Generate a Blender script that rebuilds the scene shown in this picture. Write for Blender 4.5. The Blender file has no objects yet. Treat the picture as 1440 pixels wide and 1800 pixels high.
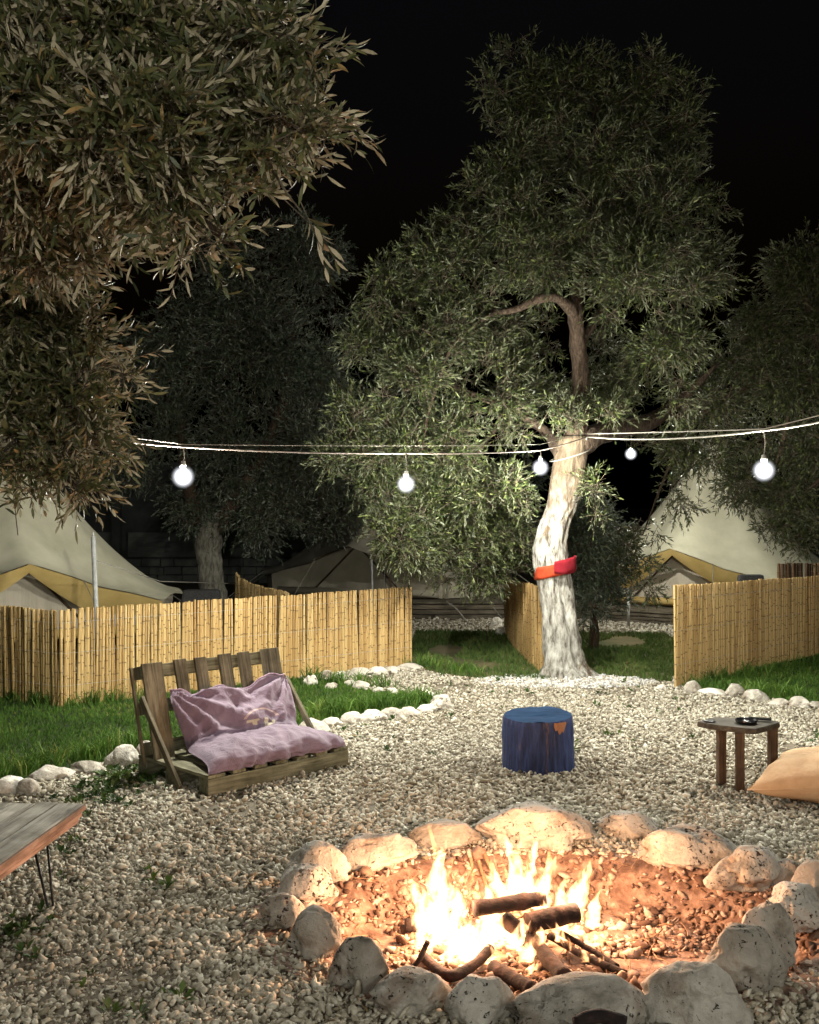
import bpy, bmesh, math, random
import numpy as np
from mathutils import Vector, Matrix, noise as mnoise

random.seed(7)
RNG = np.random.default_rng(11)
C = bpy.context.scene.collection
sc = bpy.context.scene

# ------------------------------------------------------------------ camera
F, CH, VH = 1900.0, 1.85, 885.0          # focal length in photo pixels, eye height, horizon row
cam = bpy.data.objects.new('camera', bpy.data.cameras.new('camera'))
C.objects.link(cam)
cam.location = (0, 0, CH)
cam.rotation_euler = (math.radians(90), 0, 0)
cam.data.sensor_fit = 'AUTO'
cam.data.sensor_width = 36.0
cam.data.lens = F / 1800.0 * 36.0
cam.data.shift_y = -(900.0 - VH) / 1800.0
cam.data.clip_start = 0.05
cam.data.clip_end = 2000
sc.camera = cam

# ------------------------------------------------------------------ night sky
world = bpy.data.worlds.new('World')
sc.world = world
world.use_nodes = True
wn = world.node_tree
for n in list(wn.nodes):
    wn.nodes.remove(n)
sky = wn.nodes.new('ShaderNodeTexSky')
sky.sky_type = 'NISHITA'
sky.sun_disc = False
sky.sun_elevation = math.radians(-4.0)
sky.sun_rotation = math.radians(200)
bg = wn.nodes.new('ShaderNodeBackground')
bg.inputs['Strength'].default_value = 0.06
wo = wn.nodes.new('ShaderNodeOutputWorld')
wn.links.new(sky.outputs['Color'], bg.inputs['Color'])
wn.links.new(bg.outputs['Background'], wo.inputs['Surface'])

# ------------------------------------------------------------------ exposure and render settings
sc.view_settings.view_transform = 'Standard'
sc.view_settings.look = 'None'
sc.view_settings.gamma = 1.0
sc.view_settings.use_curve_mapping = False
sc.view_settings.exposure = 1.3
sc.render.engine = 'CYCLES'
sc.cycles.use_denoising = True
sc.cycles.sample_clamp_indirect = 4.0
sc.cycles.volume_step_rate = 0.35
sc.cycles.max_bounces = 6
sc.cycles.diffuse_bounces = 3
sc.cycles.transparent_max_bounces = 40
sc.cycles.caustics_reflective = False
sc.cycles.caustics_refractive = False

BULB_POWER = 2250.0
BULB_COL = (1.0, 0.975, 0.86)
FIRE_POWER = 66.0

# ------------------------------------------------------------------ helpers
def G(u, v, z=0.0):
    D = (CH - z) * F / (v - VH)
    return Vector(((u - 720) / F * D, D, z))

def W(u, v, D):
    return Vector(((u - 720) / F * D, D, CH - (v - VH) / F * D))

def empty(name, loc=(0, 0, 0), rz=0.0):
    o = bpy.data.objects.new(name, None)
    o.empty_display_size = 0.1
    C.objects.link(o)
    o.location = loc
    o.rotation_euler = (0, 0, rz)
    return o

def tag(o, label=None, cat=None, group=None, kind=None):
    if label: o['label'] = label
    if cat: o['category'] = cat
    if group: o['group'] = group
    if kind: o['kind'] = kind
    return o

def mesh_from(name, verts, faces, smooth=False):
    me = bpy.data.meshes.new(name)
    me.from_pydata([tuple(v) for v in verts], [], [tuple(f) for f in faces])
    if smooth:
        me.shade_smooth()
    me.update()
    return me

def link(name, me, mat=None, parent=None, loc=None, rot=None, scale=None):
    o = bpy.data.objects.new(name, me)
    C.objects.link(o)
    if mat is not None and len(me.materials) == 0:
        me.materials.append(mat)
    if parent is not None:
        o.parent = parent
    if loc is not None: o.location = loc
    if rot is not None: o.rotation_euler = rot
    if scale is not None: o.scale = scale
    return o

def tri_mesh(name, V, T, rnd=None, smooth=False, uv=None):
    """fast mesh from numpy: V (n,3), T (m,3)"""
    me = bpy.data.meshes.new(name)
    nv, nt = len(V), len(T)
    me.vertices.add(nv)
    me.vertices.foreach_set('co', np.ascontiguousarray(V, dtype=np.float32).ravel())
    me.loops.add(nt * 3)
    me.loops.foreach_set('vertex_index', np.ascontiguousarray(T, dtype=np.int32).ravel())
    me.polygons.add(nt)
    me.polygons.foreach_set('loop_start', np.arange(0, nt * 3, 3, dtype=np.int32))
    me.polygons.foreach_set('loop_total', np.full(nt, 3, dtype=np.int32))
    if rnd is not None:
        a = me.attributes.new('rnd', 'FLOAT', 'POINT')
        a.data.foreach_set('value', np.ascontiguousarray(rnd, dtype=np.float32))
    me.update()
    me.validate()
    if smooth:
        me.shade_smooth()
    return me

def box_vf(x0, x1, y0, y1, z0, z1, bev=0.0):
    bm = bmesh.new()
    bmesh.ops.create_cube(bm, size=1.0)
    for v in bm.verts:
        v.co = Vector(((x0 + x1) / 2 + v.co.x * (x1 - x0), (y0 + y1) / 2 + v.co.y * (y1 - y0), (z0 + z1) / 2 + v.co.z * (z1 - z0)))
    if bev > 0:
        bmesh.ops.bevel(bm, geom=list(bm.edges), offset=bev, segments=2, affect='EDGES', profile=0.6)
    return bm

def box(name, x0, x1, y0, y1, z0, z1, mat, parent, bev=0.004, warp=0.0, seed=0):
    bm = box_vf(x0, x1, y0, y1, z0, z1, bev)
    if warp:
        for v in bm.verts:
            n = mnoise.noise_vector(v.co * 1.7 + Vector((seed, seed * 2.3, 0)))
            v.co += n * warp
    me = bpy.data.meshes.new(name)
    bm.to_mesh(me); bm.free()
    return link(name, me, mat, parent)

def tube_vf(pts, radii, seg=10, cap=True):
    pts = [Vector(p) for p in pts]
    V, Fc = [], []
    n = len(pts)
    up = Vector((0.13, 0.21, 1)).normalized()
    prevx = None
    for i, p in enumerate(pts):
        t = (pts[min(i + 1, n - 1)] - pts[max(i - 1, 0)]).normalized()
        if prevx is None:
            x = t.cross(up if abs(t.dot(up)) < 0.95 else Vector((1, 0, 0))).normalized()
        else:
            x = (prevx - t * prevx.dot(t)).normalized()
        y = t.cross(x).normalized()
        prevx = x
        r = radii[i] if hasattr(radii, '__len__') else radii
        for k in range(seg):
            a = 2 * math.pi * k / seg
            V.append(p + x * (r * math.cos(a)) + y * (r * math.sin(a)))
    for i in range(n - 1):
        for k in range(seg):
            a, b = i * seg + k, i * seg + (k + 1) % seg
            Fc.append((a, b, b + seg, a + seg))
    if cap:
        Fc.append(tuple(range(seg - 1, -1, -1)))
        Fc.append(tuple(range((n - 1) * seg, n * seg)))
    return V, Fc

def smooth_path(pts, n):
    """Catmull-Rom through pts"""
    pts = [Vector(p) for p in pts]
    P = [pts[0] * 2 - pts[1]] + pts + [pts[-1] * 2 - pts[-2]]
    out = []
    m = len(pts) - 1
    for i in range(n):
        s = i / (n - 1) * m
        k = min(int(s), m - 1)
        t = s - k
        p0, p1, p2, p3 = P[k], P[k + 1], P[k + 2], P[k + 3]
        out.append(0.5 * ((2 * p1) + (p2 - p0) * t + (2 * p0 - 5 * p1 + 4 * p2 - p3) * t * t + (3 * p1 - p0 - 3 * p2 + p3) * t ** 3))
    return out

def lerp_list(vals, n):
    xs = np.linspace(0, len(vals) - 1, n)
    return list(np.interp(xs, np.arange(len(vals)), vals))

# ------------------------------------------------------------------ materials
def newmat(name):
    m = bpy.data.materials.new(name)
    m.use_nodes = True
    nt = m.node_tree
    b = nt.nodes['Principled BSDF']
    return m, nt, b

def N(nt, typ, **kw):
    n = nt.nodes.new(typ)
    for k, v in kw.items():
        if k in n.inputs.keys() if hasattr(n.inputs, 'keys') else False:
            n.inputs[k].default_value = v
        else:
            setattr(n, k, v)
    return n

def ramp(nt, stops, interp='LINEAR'):
    r = nt.nodes.new('ShaderNodeValToRGB')
    r.color_ramp.interpolation = interp
    e = r.color_ramp.elements
    while len(e) < len(stops):
        e.new(0.5)
    for i, (p, c) in enumerate(stops):
        e[i].position = p
        e[i].color = (c[0], c[1], c[2], 1)
    return r

def coords(nt, scale=(1, 1, 1), out='Object', rnd_shift=True):
    tc = nt.nodes.new('ShaderNodeTexCoord')
    mp = nt.nodes.new('ShaderNodeMapping')
    mp.inputs['Scale'].default_value = scale
    nt.links.new(tc.outputs[out], mp.inputs['Vector'])
    if rnd_shift:
        oi = nt.nodes.new('ShaderNodeObjectInfo')
        mu = nt.nodes.new('ShaderNodeMath'); mu.operation = 'MULTIPLY'; mu.inputs[1].default_value = 37.0
        cx = nt.nodes.new('ShaderNodeCombineXYZ')
        nt.links.new(oi.outputs['Random'], mu.inputs[0])
        for k in range(3):
            nt.links.new(mu.outputs[0], cx.inputs[k])
        nt.links.new(cx.outputs[0], mp.inputs['Location'])
    return mp.outputs['Vector']

def noise_tex(nt, vec, scale, detail=5.0, rough=0.6, dist=0.0):
    n = nt.nodes.new('ShaderNodeTexNoise')
    n.inputs['Scale'].default_value = scale
    n.inputs['Detail'].default_value = detail
    n.inputs['Roughness'].default_value = rough
    n.inputs['Distortion'].default_value = dist
    nt.links.new(vec, n.inputs['Vector'])
    return n.outputs['Fac']

def mixc(nt, fac, a, b, blend='MIX'):
    m = nt.nodes.new('ShaderNodeMix'); m.data_type = 'RGBA'; m.blend_type = blend
    if isinstance(fac, (int, float)): m.inputs[0].default_value = fac
    else: nt.links.new(fac, m.inputs[0])
    for i, x in ((6, a), (7, b)):
        if isinstance(x, tuple): m.inputs[i].default_value = (*x[:3], 1)
        else: nt.links.new(x, m.inputs[i])
    return m.outputs[2]

def math_n(nt, op, a, b=None, c=None):
    m = nt.nodes.new('ShaderNodeMath'); m.operation = op
    for i, x in enumerate((a, b, c)):
        if x is None: continue
        if isinstance(x, (int, float)): m.inputs[i].default_value = x
        else: nt.links.new(x, m.inputs[i])
    return m.outputs[0]

def bump(nt, b, height, strength=0.3, dist=0.01):
    n = nt.nodes.new('ShaderNodeBump')
    n.inputs['Strength'].default_value = strength
    n.inputs['Distance'].default_value = dist
    nt.links.new(height, n.inputs['Height'])
    nt.links.new(n.outputs['Normal'], b.inputs['Normal'])

def simple(name, stops, scale=8.0, stretch=(1, 1, 1), rough=0.8, bstr=0.3, bdist=0.005, detail=6.0, tint=0.0, spots=None, spec=0.3):
    m, nt, b = newmat(name)
    vec = coords(nt, stretch)
    f = noise_tex(nt, vec, scale, detail)
    r = ramp(nt, stops)
    nt.links.new(f, r.inputs['Fac'])
    col = r.outputs['Color']
    if spots:                       # (scale, threshold, colour)
        s = noise_tex(nt, vec, spots[0], 3.0, 0.55)
        sr = ramp(nt, [(spots[1], (0, 0, 0)), (spots[1] + 0.04, (1, 1, 1))])
        nt.links.new(s, sr.inputs['Fac'])
        col = mixc(nt, sr.outputs['Color'], col, spots[2])
    if tint:
        oi = nt.nodes.new('ShaderNodeObjectInfo')
        tr = ramp(nt, [(0, (1 - tint,) * 3), (1, (1 + tint * 0.4,) * 3)])
        nt.links.new(oi.outputs['Random'], tr.inputs['Fac'])
        col = mixc(nt, 1.0, col, tr.outputs['Color'], 'MULTIPLY')
    nt.links.new(col, b.inputs['Base Color'])
    b.inputs['Roughness'].default_value = rough
    b.inputs['Specular IOR Level'].default_value = spec
    if bstr: bump(nt, b, f, bstr, bdist)
    return m

def wood_mat(name, dark, mid, light, scale=6.0, rough=0.8, axis=0, tint=0.2):
    st = [14, 14, 14]; st[axis] = 1.0
    m, nt, b = newmat(name)
    vec = coords(nt, tuple(st))
    f = noise_tex(nt, vec, scale * 0.5, 7.0, 0.65, 0.6)
    r = ramp(nt, [(0.3, dark), (0.5, mid), (0.72, light)])
    nt.links.new(f, r.inputs['Fac'])
    v2 = coords(nt, (1, 1, 1))
    g = noise_tex(nt, v2, 5.0, 4.0, 0.6)
    gr = ramp(nt, [(0.35, (0.55, 0.55, 0.5)), (0.65, (1.1, 1.1, 1.1))])
    nt.links.new(g, gr.inputs['Fac'])
    col = mixc(nt, 1.0, r.outputs['Color'], gr.outputs['Color'], 'MULTIPLY')
    oi = nt.nodes.new('ShaderNodeObjectInfo')
    tr = ramp(nt, [(0, (1 - tint,) * 3), (1, (1 + tint * 0.5,) * 3)])
    nt.links.new(oi.outputs['Random'], tr.inputs['Fac'])
    col = mixc(nt, 1.0, col, tr.outputs['Color'], 'MULTIPLY')
    nt.links.new(col, b.inputs['Base Color'])
    b.inputs['Roughness'].default_value = rough
    b.inputs['Specular IOR Level'].default_value = 0.25
    bump(nt, b, f, 0.5, 0.004)
    return m

def attr_mat(name, stops, rough=0.7, back=None, transl=0.0, spec=0.3, grain=None):
    """colour from the per-piece random value stored in the mesh"""
    m, nt, b = newmat(name)
    at = nt.nodes.new('ShaderNodeAttribute'); at.attribute_name = 'rnd'
    r = ramp(nt, stops)
    nt.links.new(at.outputs['Fac'], r.inputs['Fac'])
    col = r.outputs['Color']
    if grain:
        vec = coords(nt, (1, 1, 1), rnd_shift=False)
        f = noise_tex(nt, vec, grain, 4.0, 0.65)
        gr = ramp(nt, [(0.3, (0.6, 0.58, 0.55)), (0.7, (1.12, 1.12, 1.12))])
        nt.links.new(f, gr.inputs['Fac'])
        col = mixc(nt, 1.0, col, gr.outputs['Color'], 'MULTIPLY')
        bump(nt, b, f, 0.35, 0.004)
    if back:
        ge = nt.nodes.new('ShaderNodeNewGeometry')
        col = mixc(nt, ge.outputs['Backfacing'], col, back)
    nt.links.new(col, b.inputs['Base Color'])
    b.inputs['Roughness'].default_value = rough
    b.inputs['Specular IOR Level'].default_value = spec
    if transl:
        tb = nt.nodes.new('ShaderNodeBsdfTranslucent')
        nt.links.new(col, tb.inputs['Color'])
        mx = nt.nodes.new('ShaderNodeMixShader'); mx.inputs[0].default_value = transl
        nt.links.new(b.outputs[0], mx.inputs[1]); nt.links.new(tb.outputs[0], mx.inputs[2])
        nt.links.new(mx.outputs[0], nt.nodes['Material Output'].inputs['Surface'])
    return m

M = {}
M['soil'] = simple('soil_under_gravel', [(0.3, (0.08, 0.066, 0.047)), (0.6, (0.17, 0.145, 0.105)), (0.8, (0.28, 0.24, 0.18))], 14, rough=0.95, bstr=0.6, bdist=0.02)
M['lawn_soil'] = simple('lawn_soil', [(0.3, (0.012, 0.022, 0.006)), (0.7, (0.03, 0.045, 0.012))], 9, rough=0.95)
M['bare_soil'] = simple('bare_patchy_soil', [(0.35, (0.03, 0.045, 0.013)), (0.55, (0.08, 0.075, 0.033)), (0.75, (0.15, 0.11, 0.06))], 1.2, rough=0.95)
M['pit_earth'] = simple('red_pit_earth', [(0.3, (0.07, 0.04, 0.028)), (0.46, (0.17, 0.105, 0.075)), (0.6, (0.29, 0.195, 0.145)), (0.72, (0.42, 0.32, 0.26))], 14, rough=0.95, bstr=0.9, bdist=0.03, detail=9)
M['pebble'] = attr_mat('limestone_pebbles', [(0.0, (0.09, 0.075, 0.05)), (0.12, (0.22, 0.19, 0.13)), (0.5, (0.45, 0.41, 0.325)), (0.85, (0.6, 0.565, 0.47)), (1.0, (0.68, 0.66, 0.56))], 0.85, grain=40)
M['pale_chip'] = attr_mat('pale_chippings', [(0.0, (0.4, 0.4, 0.4)), (0.5, (0.6, 0.6, 0.6)), (1.0, (0.75, 0.75, 0.74))], 0.85, grain=60)
M['pit_pebble'] = attr_mat('pit_rubble', [(0.0, (0.07, 0.04, 0.028)), (0.4, (0.25, 0.16, 0.115)), (1.0, (0.56, 0.43, 0.35))], 0.9, grain=40)
M['grass'] = attr_mat('lawn_grass', [(0.0, (0.03, 0.065, 0.010)), (0.5, (0.07, 0.15, 0.02)), (0.85, (0.13, 0.23, 0.035)), (1.0, (0.27, 0.28, 0.08))], 0.6, transl=0.25)
M['weed'] = attr_mat('yard_weeds', [(0.0, (0.02, 0.04, 0.01)), (0.5, (0.045, 0.085, 0.02)), (1.0, (0.12, 0.17, 0.035))], 0.6, transl=0.25)
M['dry_grass'] = attr_mat('sparse_grass', [(0.0, (0.035, 0.07, 0.014)), (0.6, (0.085, 0.14, 0.03)), (1.0, (0.19, 0.19, 0.07))], 0.7, transl=0.2)
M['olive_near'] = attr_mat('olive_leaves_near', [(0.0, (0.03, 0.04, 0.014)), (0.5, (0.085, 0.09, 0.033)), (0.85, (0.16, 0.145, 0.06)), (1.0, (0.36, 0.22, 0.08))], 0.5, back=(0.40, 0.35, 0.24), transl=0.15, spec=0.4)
M['olive'] = attr_mat('olive_leaves', [(0.0, (0.011, 0.019, 0.006)), (0.5, (0.038, 0.054, 0.015)), (1.0, (0.15, 0.172, 0.055))], 0.45, back=(0.09, 0.1, 0.055), transl=0.1, spec=0.35)
M['olive_far'] = attr_mat('olive_leaves_far', [(0.0, (0.02, 0.036, 0.02)), (0.6, (0.055, 0.08, 0.045)), (1.0, (0.1, 0.125, 0.07))], 0.6, back=(0.14, 0.16, 0.125), transl=0.1)
M['bark'] = simple('olive_bark', [(0.3, (0.018, 0.012, 0.008)), (0.52, (0.065, 0.045, 0.03)), (0.75, (0.13, 0.095, 0.068))], 12, (3, 3, 0.8), rough=0.95, bstr=1.0, bdist=0.03)
M['grey_trunk'] = simple('grey_limed_bark', [(0.3, (0.05, 0.045, 0.035)), (0.5, (0.17, 0.16, 0.13)), (0.7, (0.27, 0.26, 0.22))], 9, (3, 3, 0.8), rough=0.95, bstr=1.0, bdist=0.03)
M['twig'] = simple('olive_twig', [(0.3, (0.06, 0.05, 0.035)), (0.7, (0.15, 0.12, 0.085))], 20, rough=0.9, bstr=0)
def stone_mat(name='ring_limestone', k=1.0, fleck=0.0):
    m, nt, b = newmat(name)
    vec = coords(nt, (1, 1, 1))
    f = noise_tex(nt, vec, 5.0, 10.0, 0.68, 0.3)
    c = ramp(nt, [(0.3, (0.17 * k, 0.15 * k, 0.12 * k)), (0.44, (0.40 * k, 0.375 * k, 0.325 * k)), (0.58, (0.53 * k, 0.5 * k, 0.445 * k)), (0.74, (0.62 * k, 0.595 * k, 0.54 * k))])
    nt.links.new(f, c.inputs['Fac'])
    # brown earth stains
    g = noise_tex(nt, vec, 3.2, 5.0, 0.6, 0.8)
    gr = ramp(nt, [(0.56, (0, 0, 0)), (0.70, (0.75, 0.75, 0.75))])
    nt.links.new(g, gr.inputs['Fac'])
    col = mixc(nt, gr.outputs['Color'], c.outputs['Color'], (0.2, 0.12, 0.07))
    # small dark lichen flecks gathered in patches
    p = noise_tex(nt, vec, 48.0, 3.0, 0.65, 0.6)
    q = noise_tex(nt, vec, 4.0, 2.0, 0.5)
    k = math_n(nt, 'ADD', p, math_n(nt, 'MULTIPLY', math_n(nt, 'SUBTRACT', q, 0.5), 0.42))
    kr = ramp(nt, [(0.62 + fleck, (0, 0, 0)), (0.66 + fleck, (1, 1, 1))])
    nt.links.new(k, kr.inputs['Fac'])
    col = mixc(nt, kr.outputs['Color'], col, (0.05, 0.04, 0.035))
    oi = nt.nodes.new('ShaderNodeObjectInfo')
    tr = ramp(nt, [(0, (0.72, 0.70, 0.68)), (1, (1.08, 1.08, 1.08))])
    nt.links.new(oi.outputs['Random'], tr.inputs['Fac'])
    col = mixc(nt, 1.0, col, tr.outputs['Color'], 'MULTIPLY')
    nt.links.new(col, b.inputs['Base Color'])
    b.inputs['Roughness'].default_value = 0.92
    b.inputs['Specular IOR Level'].default_value = 0.2
    h = math_n(nt, 'SUBTRACT', math_n(nt, 'ADD', f, math_n(nt, 'MULTIPLY', noise_tex(nt, vec, 40.0, 4.0, 0.7), 0.35)), math_n(nt, 'MULTIPLY', kr.outputs['Color'], 0.15))
    bump(nt, b, h, 1.0, 0.035)
    return m
M['stone'] = stone_mat()
M['limed'] = stone_mat('limed_edging_stone', 1.4, 0.06)
M['edge_stone'] = simple('whitewashed_stone', [(0.25, (0.35, 0.32, 0.25)), (0.45, (0.62, 0.6, 0.52)), (0.7, (0.78, 0.77, 0.7))], 6, rough=0.9, bstr=0.7, bdist=0.012, detail=8, tint=0.12, spots=(9, 0.68, (0.2, 0.17, 0.12)))
M['pallet'] = wood_mat('weathered_pallet_wood', (0.055, 0.046, 0.03), (0.17, 0.145, 0.095), (0.28, 0.245, 0.17), axis=2)
M['pallet_long'] = wood_mat('weathered_pallet_rail', (0.06, 0.056, 0.034), (0.19, 0.18, 0.115), (0.31, 0.295, 0.2), axis=0)
M['pallet_deep'] = wood_mat('weathered_pallet_slat', (0.06, 0.056, 0.034), (0.19, 0.18, 0.115), (0.31, 0.295, 0.2), axis=1)
M['plank'] = wood_mat('grey_table_plank', (0.16, 0.14, 0.115), (0.48, 0.44, 0.375), (0.64, 0.6, 0.53), scale=5, axis=1)
M['plank_fire_tint'] = wood_mat('raw_fire_tinted_board', (0.15, 0.085, 0.06), (0.32, 0.2, 0.145), (0.44, 0.3, 0.23), scale=5, axis=1)  # raw boards, reddened so their colour carries the fire's light
M['stool'] = wood_mat('dark_stained_wood', (0.03, 0.02, 0.012), (0.085, 0.055, 0.035), (0.15, 0.1, 0.065), axis=2)
M['stool_top'] = wood_mat('dark_stained_board', (0.03, 0.025, 0.02), (0.075, 0.065, 0.05), (0.13, 0.11, 0.09), axis=0)
M['deck'] = wood_mat('grey_deck_wood', (0.05, 0.04, 0.03), (0.14, 0.12, 0.09), (0.24, 0.2, 0.15), axis=0)
M['black_metal'] = simple('black_steel', [(0.3, (0.008, 0.008, 0.009)), (0.7, (0.02, 0.02, 0.02))], 30, rough=0.4, bstr=0)
M['black_gloss'] = simple('black_glazed', [(0.3, (0.006, 0.006, 0.007)), (0.7, (0.014, 0.014, 0.016))], 30, rough=0.15, bstr=0, spec=0.6)
M['grey_metal'] = simple('galvanised_steel', [(0.3, (0.3, 0.31, 0.3)), (0.7, (0.48, 0.49, 0.47))], 20, rough=0.5, bstr=0)
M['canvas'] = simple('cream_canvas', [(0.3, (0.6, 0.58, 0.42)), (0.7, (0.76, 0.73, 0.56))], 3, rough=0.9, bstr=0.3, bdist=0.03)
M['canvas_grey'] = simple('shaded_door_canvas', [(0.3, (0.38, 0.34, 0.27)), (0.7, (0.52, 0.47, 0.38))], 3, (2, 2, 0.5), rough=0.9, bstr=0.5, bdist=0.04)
M['canvas_shade'] = simple('shade_darkened_canvas', [(0.3, (0.24, 0.22, 0.17)), (0.7, (0.36, 0.33, 0.26))], 3, rough=0.9, bstr=0.5, bdist=0.04)  # canvas of the middle tent, the foliage's shade put into its colour
M['canvas_tan'] = simple('tan_awning_canvas', [(0.3, (0.42, 0.3, 0.1)), (0.7, (0.58, 0.43, 0.17))], 3, rough=0.9, bstr=0.3, bdist=0.03)
M['dark_wall'] = simple('dark_render_wall', [(0.3, (0.05, 0.055, 0.05)), (0.7, (0.09, 0.1, 0.09))], 3, rough=0.95)
M['shutter'] = simple('grey_shutter', [(0.3, (0.12, 0.13, 0.12)), (0.7, (0.2, 0.21, 0.19))], 4, rough=0.8)
M['rope'] = simple('white_cord', [(0.3, (0.2, 0.19, 0.16)), (0.7, (0.3, 0.28, 0.24))], 40, rough=0.9, bstr=0)
M['cable'] = simple('pale_cable', [(0.3, (0.16, 0.13, 0.11)), (0.7, (0.24, 0.2, 0.17))], 40, rough=0.6, bstr=0)
M['socket'] = simple('pale_lamp_holder', [(0.3, (0.45, 0.45, 0.42)), (0.7, (0.6, 0.6, 0.56))], 40, rough=0.5, bstr=0)
M['char'] = simple('charred_wood', [(0.3, (0.005, 0.004, 0.004)), (0.5, (0.018, 0.011, 0.010)), (0.75, (0.07, 0.038, 0.03))], 16, (1, 1, 1), rough=0.9, bstr=1.0, bdist=0.015)
M['straw'] = simple('dry_twig', [(0.3, (0.16, 0.09, 0.05)), (0.7, (0.32, 0.2, 0.12))], 20, rough=0.9, bstr=0)
M['upholstery'] = simple('dark_wicker', [(0.3, (0.02, 0.02, 0.02)), (0.7, (0.06, 0.06, 0.06))], 50, rough=0.8)
M['band_orange'] = simple('orange_cloth', [(0.3, (0.26, 0.028, 0.007)), (0.7, (0.34, 0.042, 0.011))], 30, rough=0.9)
M['band_red'] = simple('red_cloth', [(0.3, (0.12, 0.002, 0.007)), (0.7, (0.19, 0.004, 0.011))], 30, rough=0.9)
M['peach'] = simple('peach_cotton', [(0.3, (0.42, 0.26, 0.14)), (0.5, (0.5, 0.33, 0.19)), (0.7, (0.56, 0.39, 0.24))], 7, rough=0.9, bstr=0.6, bdist=0.02)

def cane_mat(name, a, b_, c_):
    m, nt, b = newmat(name)
    oi = nt.nodes.new('ShaderNodeObjectInfo')
    r = ramp(nt, [(0.0, a), (0.45, b_), (1.0, c_)])
    nt.links.new(oi.outputs['Random'], r.inputs['Fac'])
    vec = coords(nt, (25, 25, 1.2))
    f = noise_tex(nt, vec, 3.0, 6.0, 0.65)
    gr = ramp(nt, [(0.3, (0.5, 0.45, 0.36)), (0.6, (1.05, 1.05, 1.05))])
    nt.links.new(f, gr.inputs['Fac'])
    col = mixc(nt, 1.0, r.outputs['Color'], gr.outputs['Color'], 'MULTIPLY')
    at = nt.nodes.new('ShaderNodeAttribute'); at.attribute_name = 'node'
    col = mixc(nt, at.outputs['Fac'], col, (0.06, 0.032, 0.012))
    nt.links.new(col, b.inputs['Base Color'])
    b.inputs['Roughness'].default_value = 0.5
    b.inputs['Specular IOR Level'].default_value = 0.35
    return m
M['cane'] = cane_mat('bamboo_cane', (0.35, 0.215, 0.08), (0.49, 0.335, 0.14), (0.58, 0.425, 0.195))
M['cane_dark'] = cane_mat('old_dark_reed', (0.09, 0.05, 0.025), (0.16, 0.09, 0.045), (0.24, 0.14, 0.07))

def trunk_mat():
    m, nt, b = newmat('whitewashed_olive_bark')
    vec = coords(nt, (3, 3, 0.9), rnd_shift=False)
    f = noise_tex(nt, vec, 7.0, 8.0, 0.65)
    wash = ramp(nt, [(0.34, (0.05, 0.042, 0.032)), (0.44, (0.2, 0.19, 0.165)), (0.56, (0.36, 0.35, 0.315)), (0.7, (0.47, 0.46, 0.42))])
    nt.links.new(f, wash.inputs['Fac'])
    bark = ramp(nt, [(0.3, (0.04, 0.03, 0.02)), (0.55, (0.12, 0.09, 0.06)), (0.75, (0.22, 0.18, 0.12))])
    nt.links.new(f, bark.inputs['Fac'])
    tc = nt.nodes.new('ShaderNodeTexCoord')
    sx = nt.nodes.new('ShaderNodeSeparateXYZ')
    nt.links.new(tc.outputs['Object'], sx.inputs[0])
    v2 = coords(nt, (1, 1, 1), rnd_shift=False)
    g = noise_tex(nt, v2, 3.2, 5.0, 0.6)
    # paint was brushed up to about 2.2 m with a ragged upper edge, and mud splashes the foot
    h = math_n(nt, 'ADD', sx.outputs['Z'], math_n(nt, 'MULTIPLY', g, 1.3))
    top = nt.nodes.new('ShaderNodeMapRange'); top.inputs[1].default_value = 2.25; top.inputs[2].default_value = 2.75
    nt.links.new(h, top.inputs[0])
    foot = nt.nodes.new('ShaderNodeMapRange'); foot.inputs[1].default_value = 0.42; foot.inputs[2].default_value = 0.78
    foot.inputs[3].default_value = 1.0; foot.inputs[4].default_value = 0.0
    nt.links.new(h, foot.inputs[0])
    v3 = coords(nt, (1.6, 1.6, 0.8), rnd_shift=False)
    fl = noise_tex(nt, v3, 4.5, 6.0, 0.65, 0.5)
    hi = nt.nodes.new('ShaderNodeMapRange'); hi.inputs[1].default_value = 1.1; hi.inputs[2].default_value = 1.9; hi.inputs[3].default_value = -0.06; hi.inputs[4].default_value = 0.10
    nt.links.new(sx.outputs['Z'], hi.inputs[0])
    # the right-hand side of the upper trunk never got paint
    side = nt.nodes.new('ShaderNodeMapRange'); side.inputs[1].default_value = -0.1; side.inputs[2].default_value = 0.16; side.inputs[3].default_value = -0.05; side.inputs[4].default_value = 0.07
    nt.links.new(sx.outputs['X'], side.inputs[0])
    fl2 = math_n(nt, 'ADD', math_n(nt, 'ADD', fl, hi.outputs[0]), side.outputs[0])
    flr = ramp(nt, [(0.53, (0, 0, 0)), (0.63, (1, 1, 1))])
    nt.links.new(fl2, flr.inputs['Fac'])
    fac = math_n(nt, 'MAXIMUM', math_n(nt, 'MAXIMUM', top.outputs[0], flr.outputs['Color']), math_n(nt, 'MULTIPLY', foot.outputs[0], 0.7))
    col = mixc(nt, fac, wash.outputs['Color'], bark.outputs['Color'])
    nt.links.new(col, b.inputs['Base Color'])
    b.inputs['Roughness'].default_value = 0.95
    b.inputs['Specular IOR Level'].default_value = 0.2
    bump(nt, b, f, 1.0, 0.03)
    return m
M['trunk'] = trunk_mat()

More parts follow.
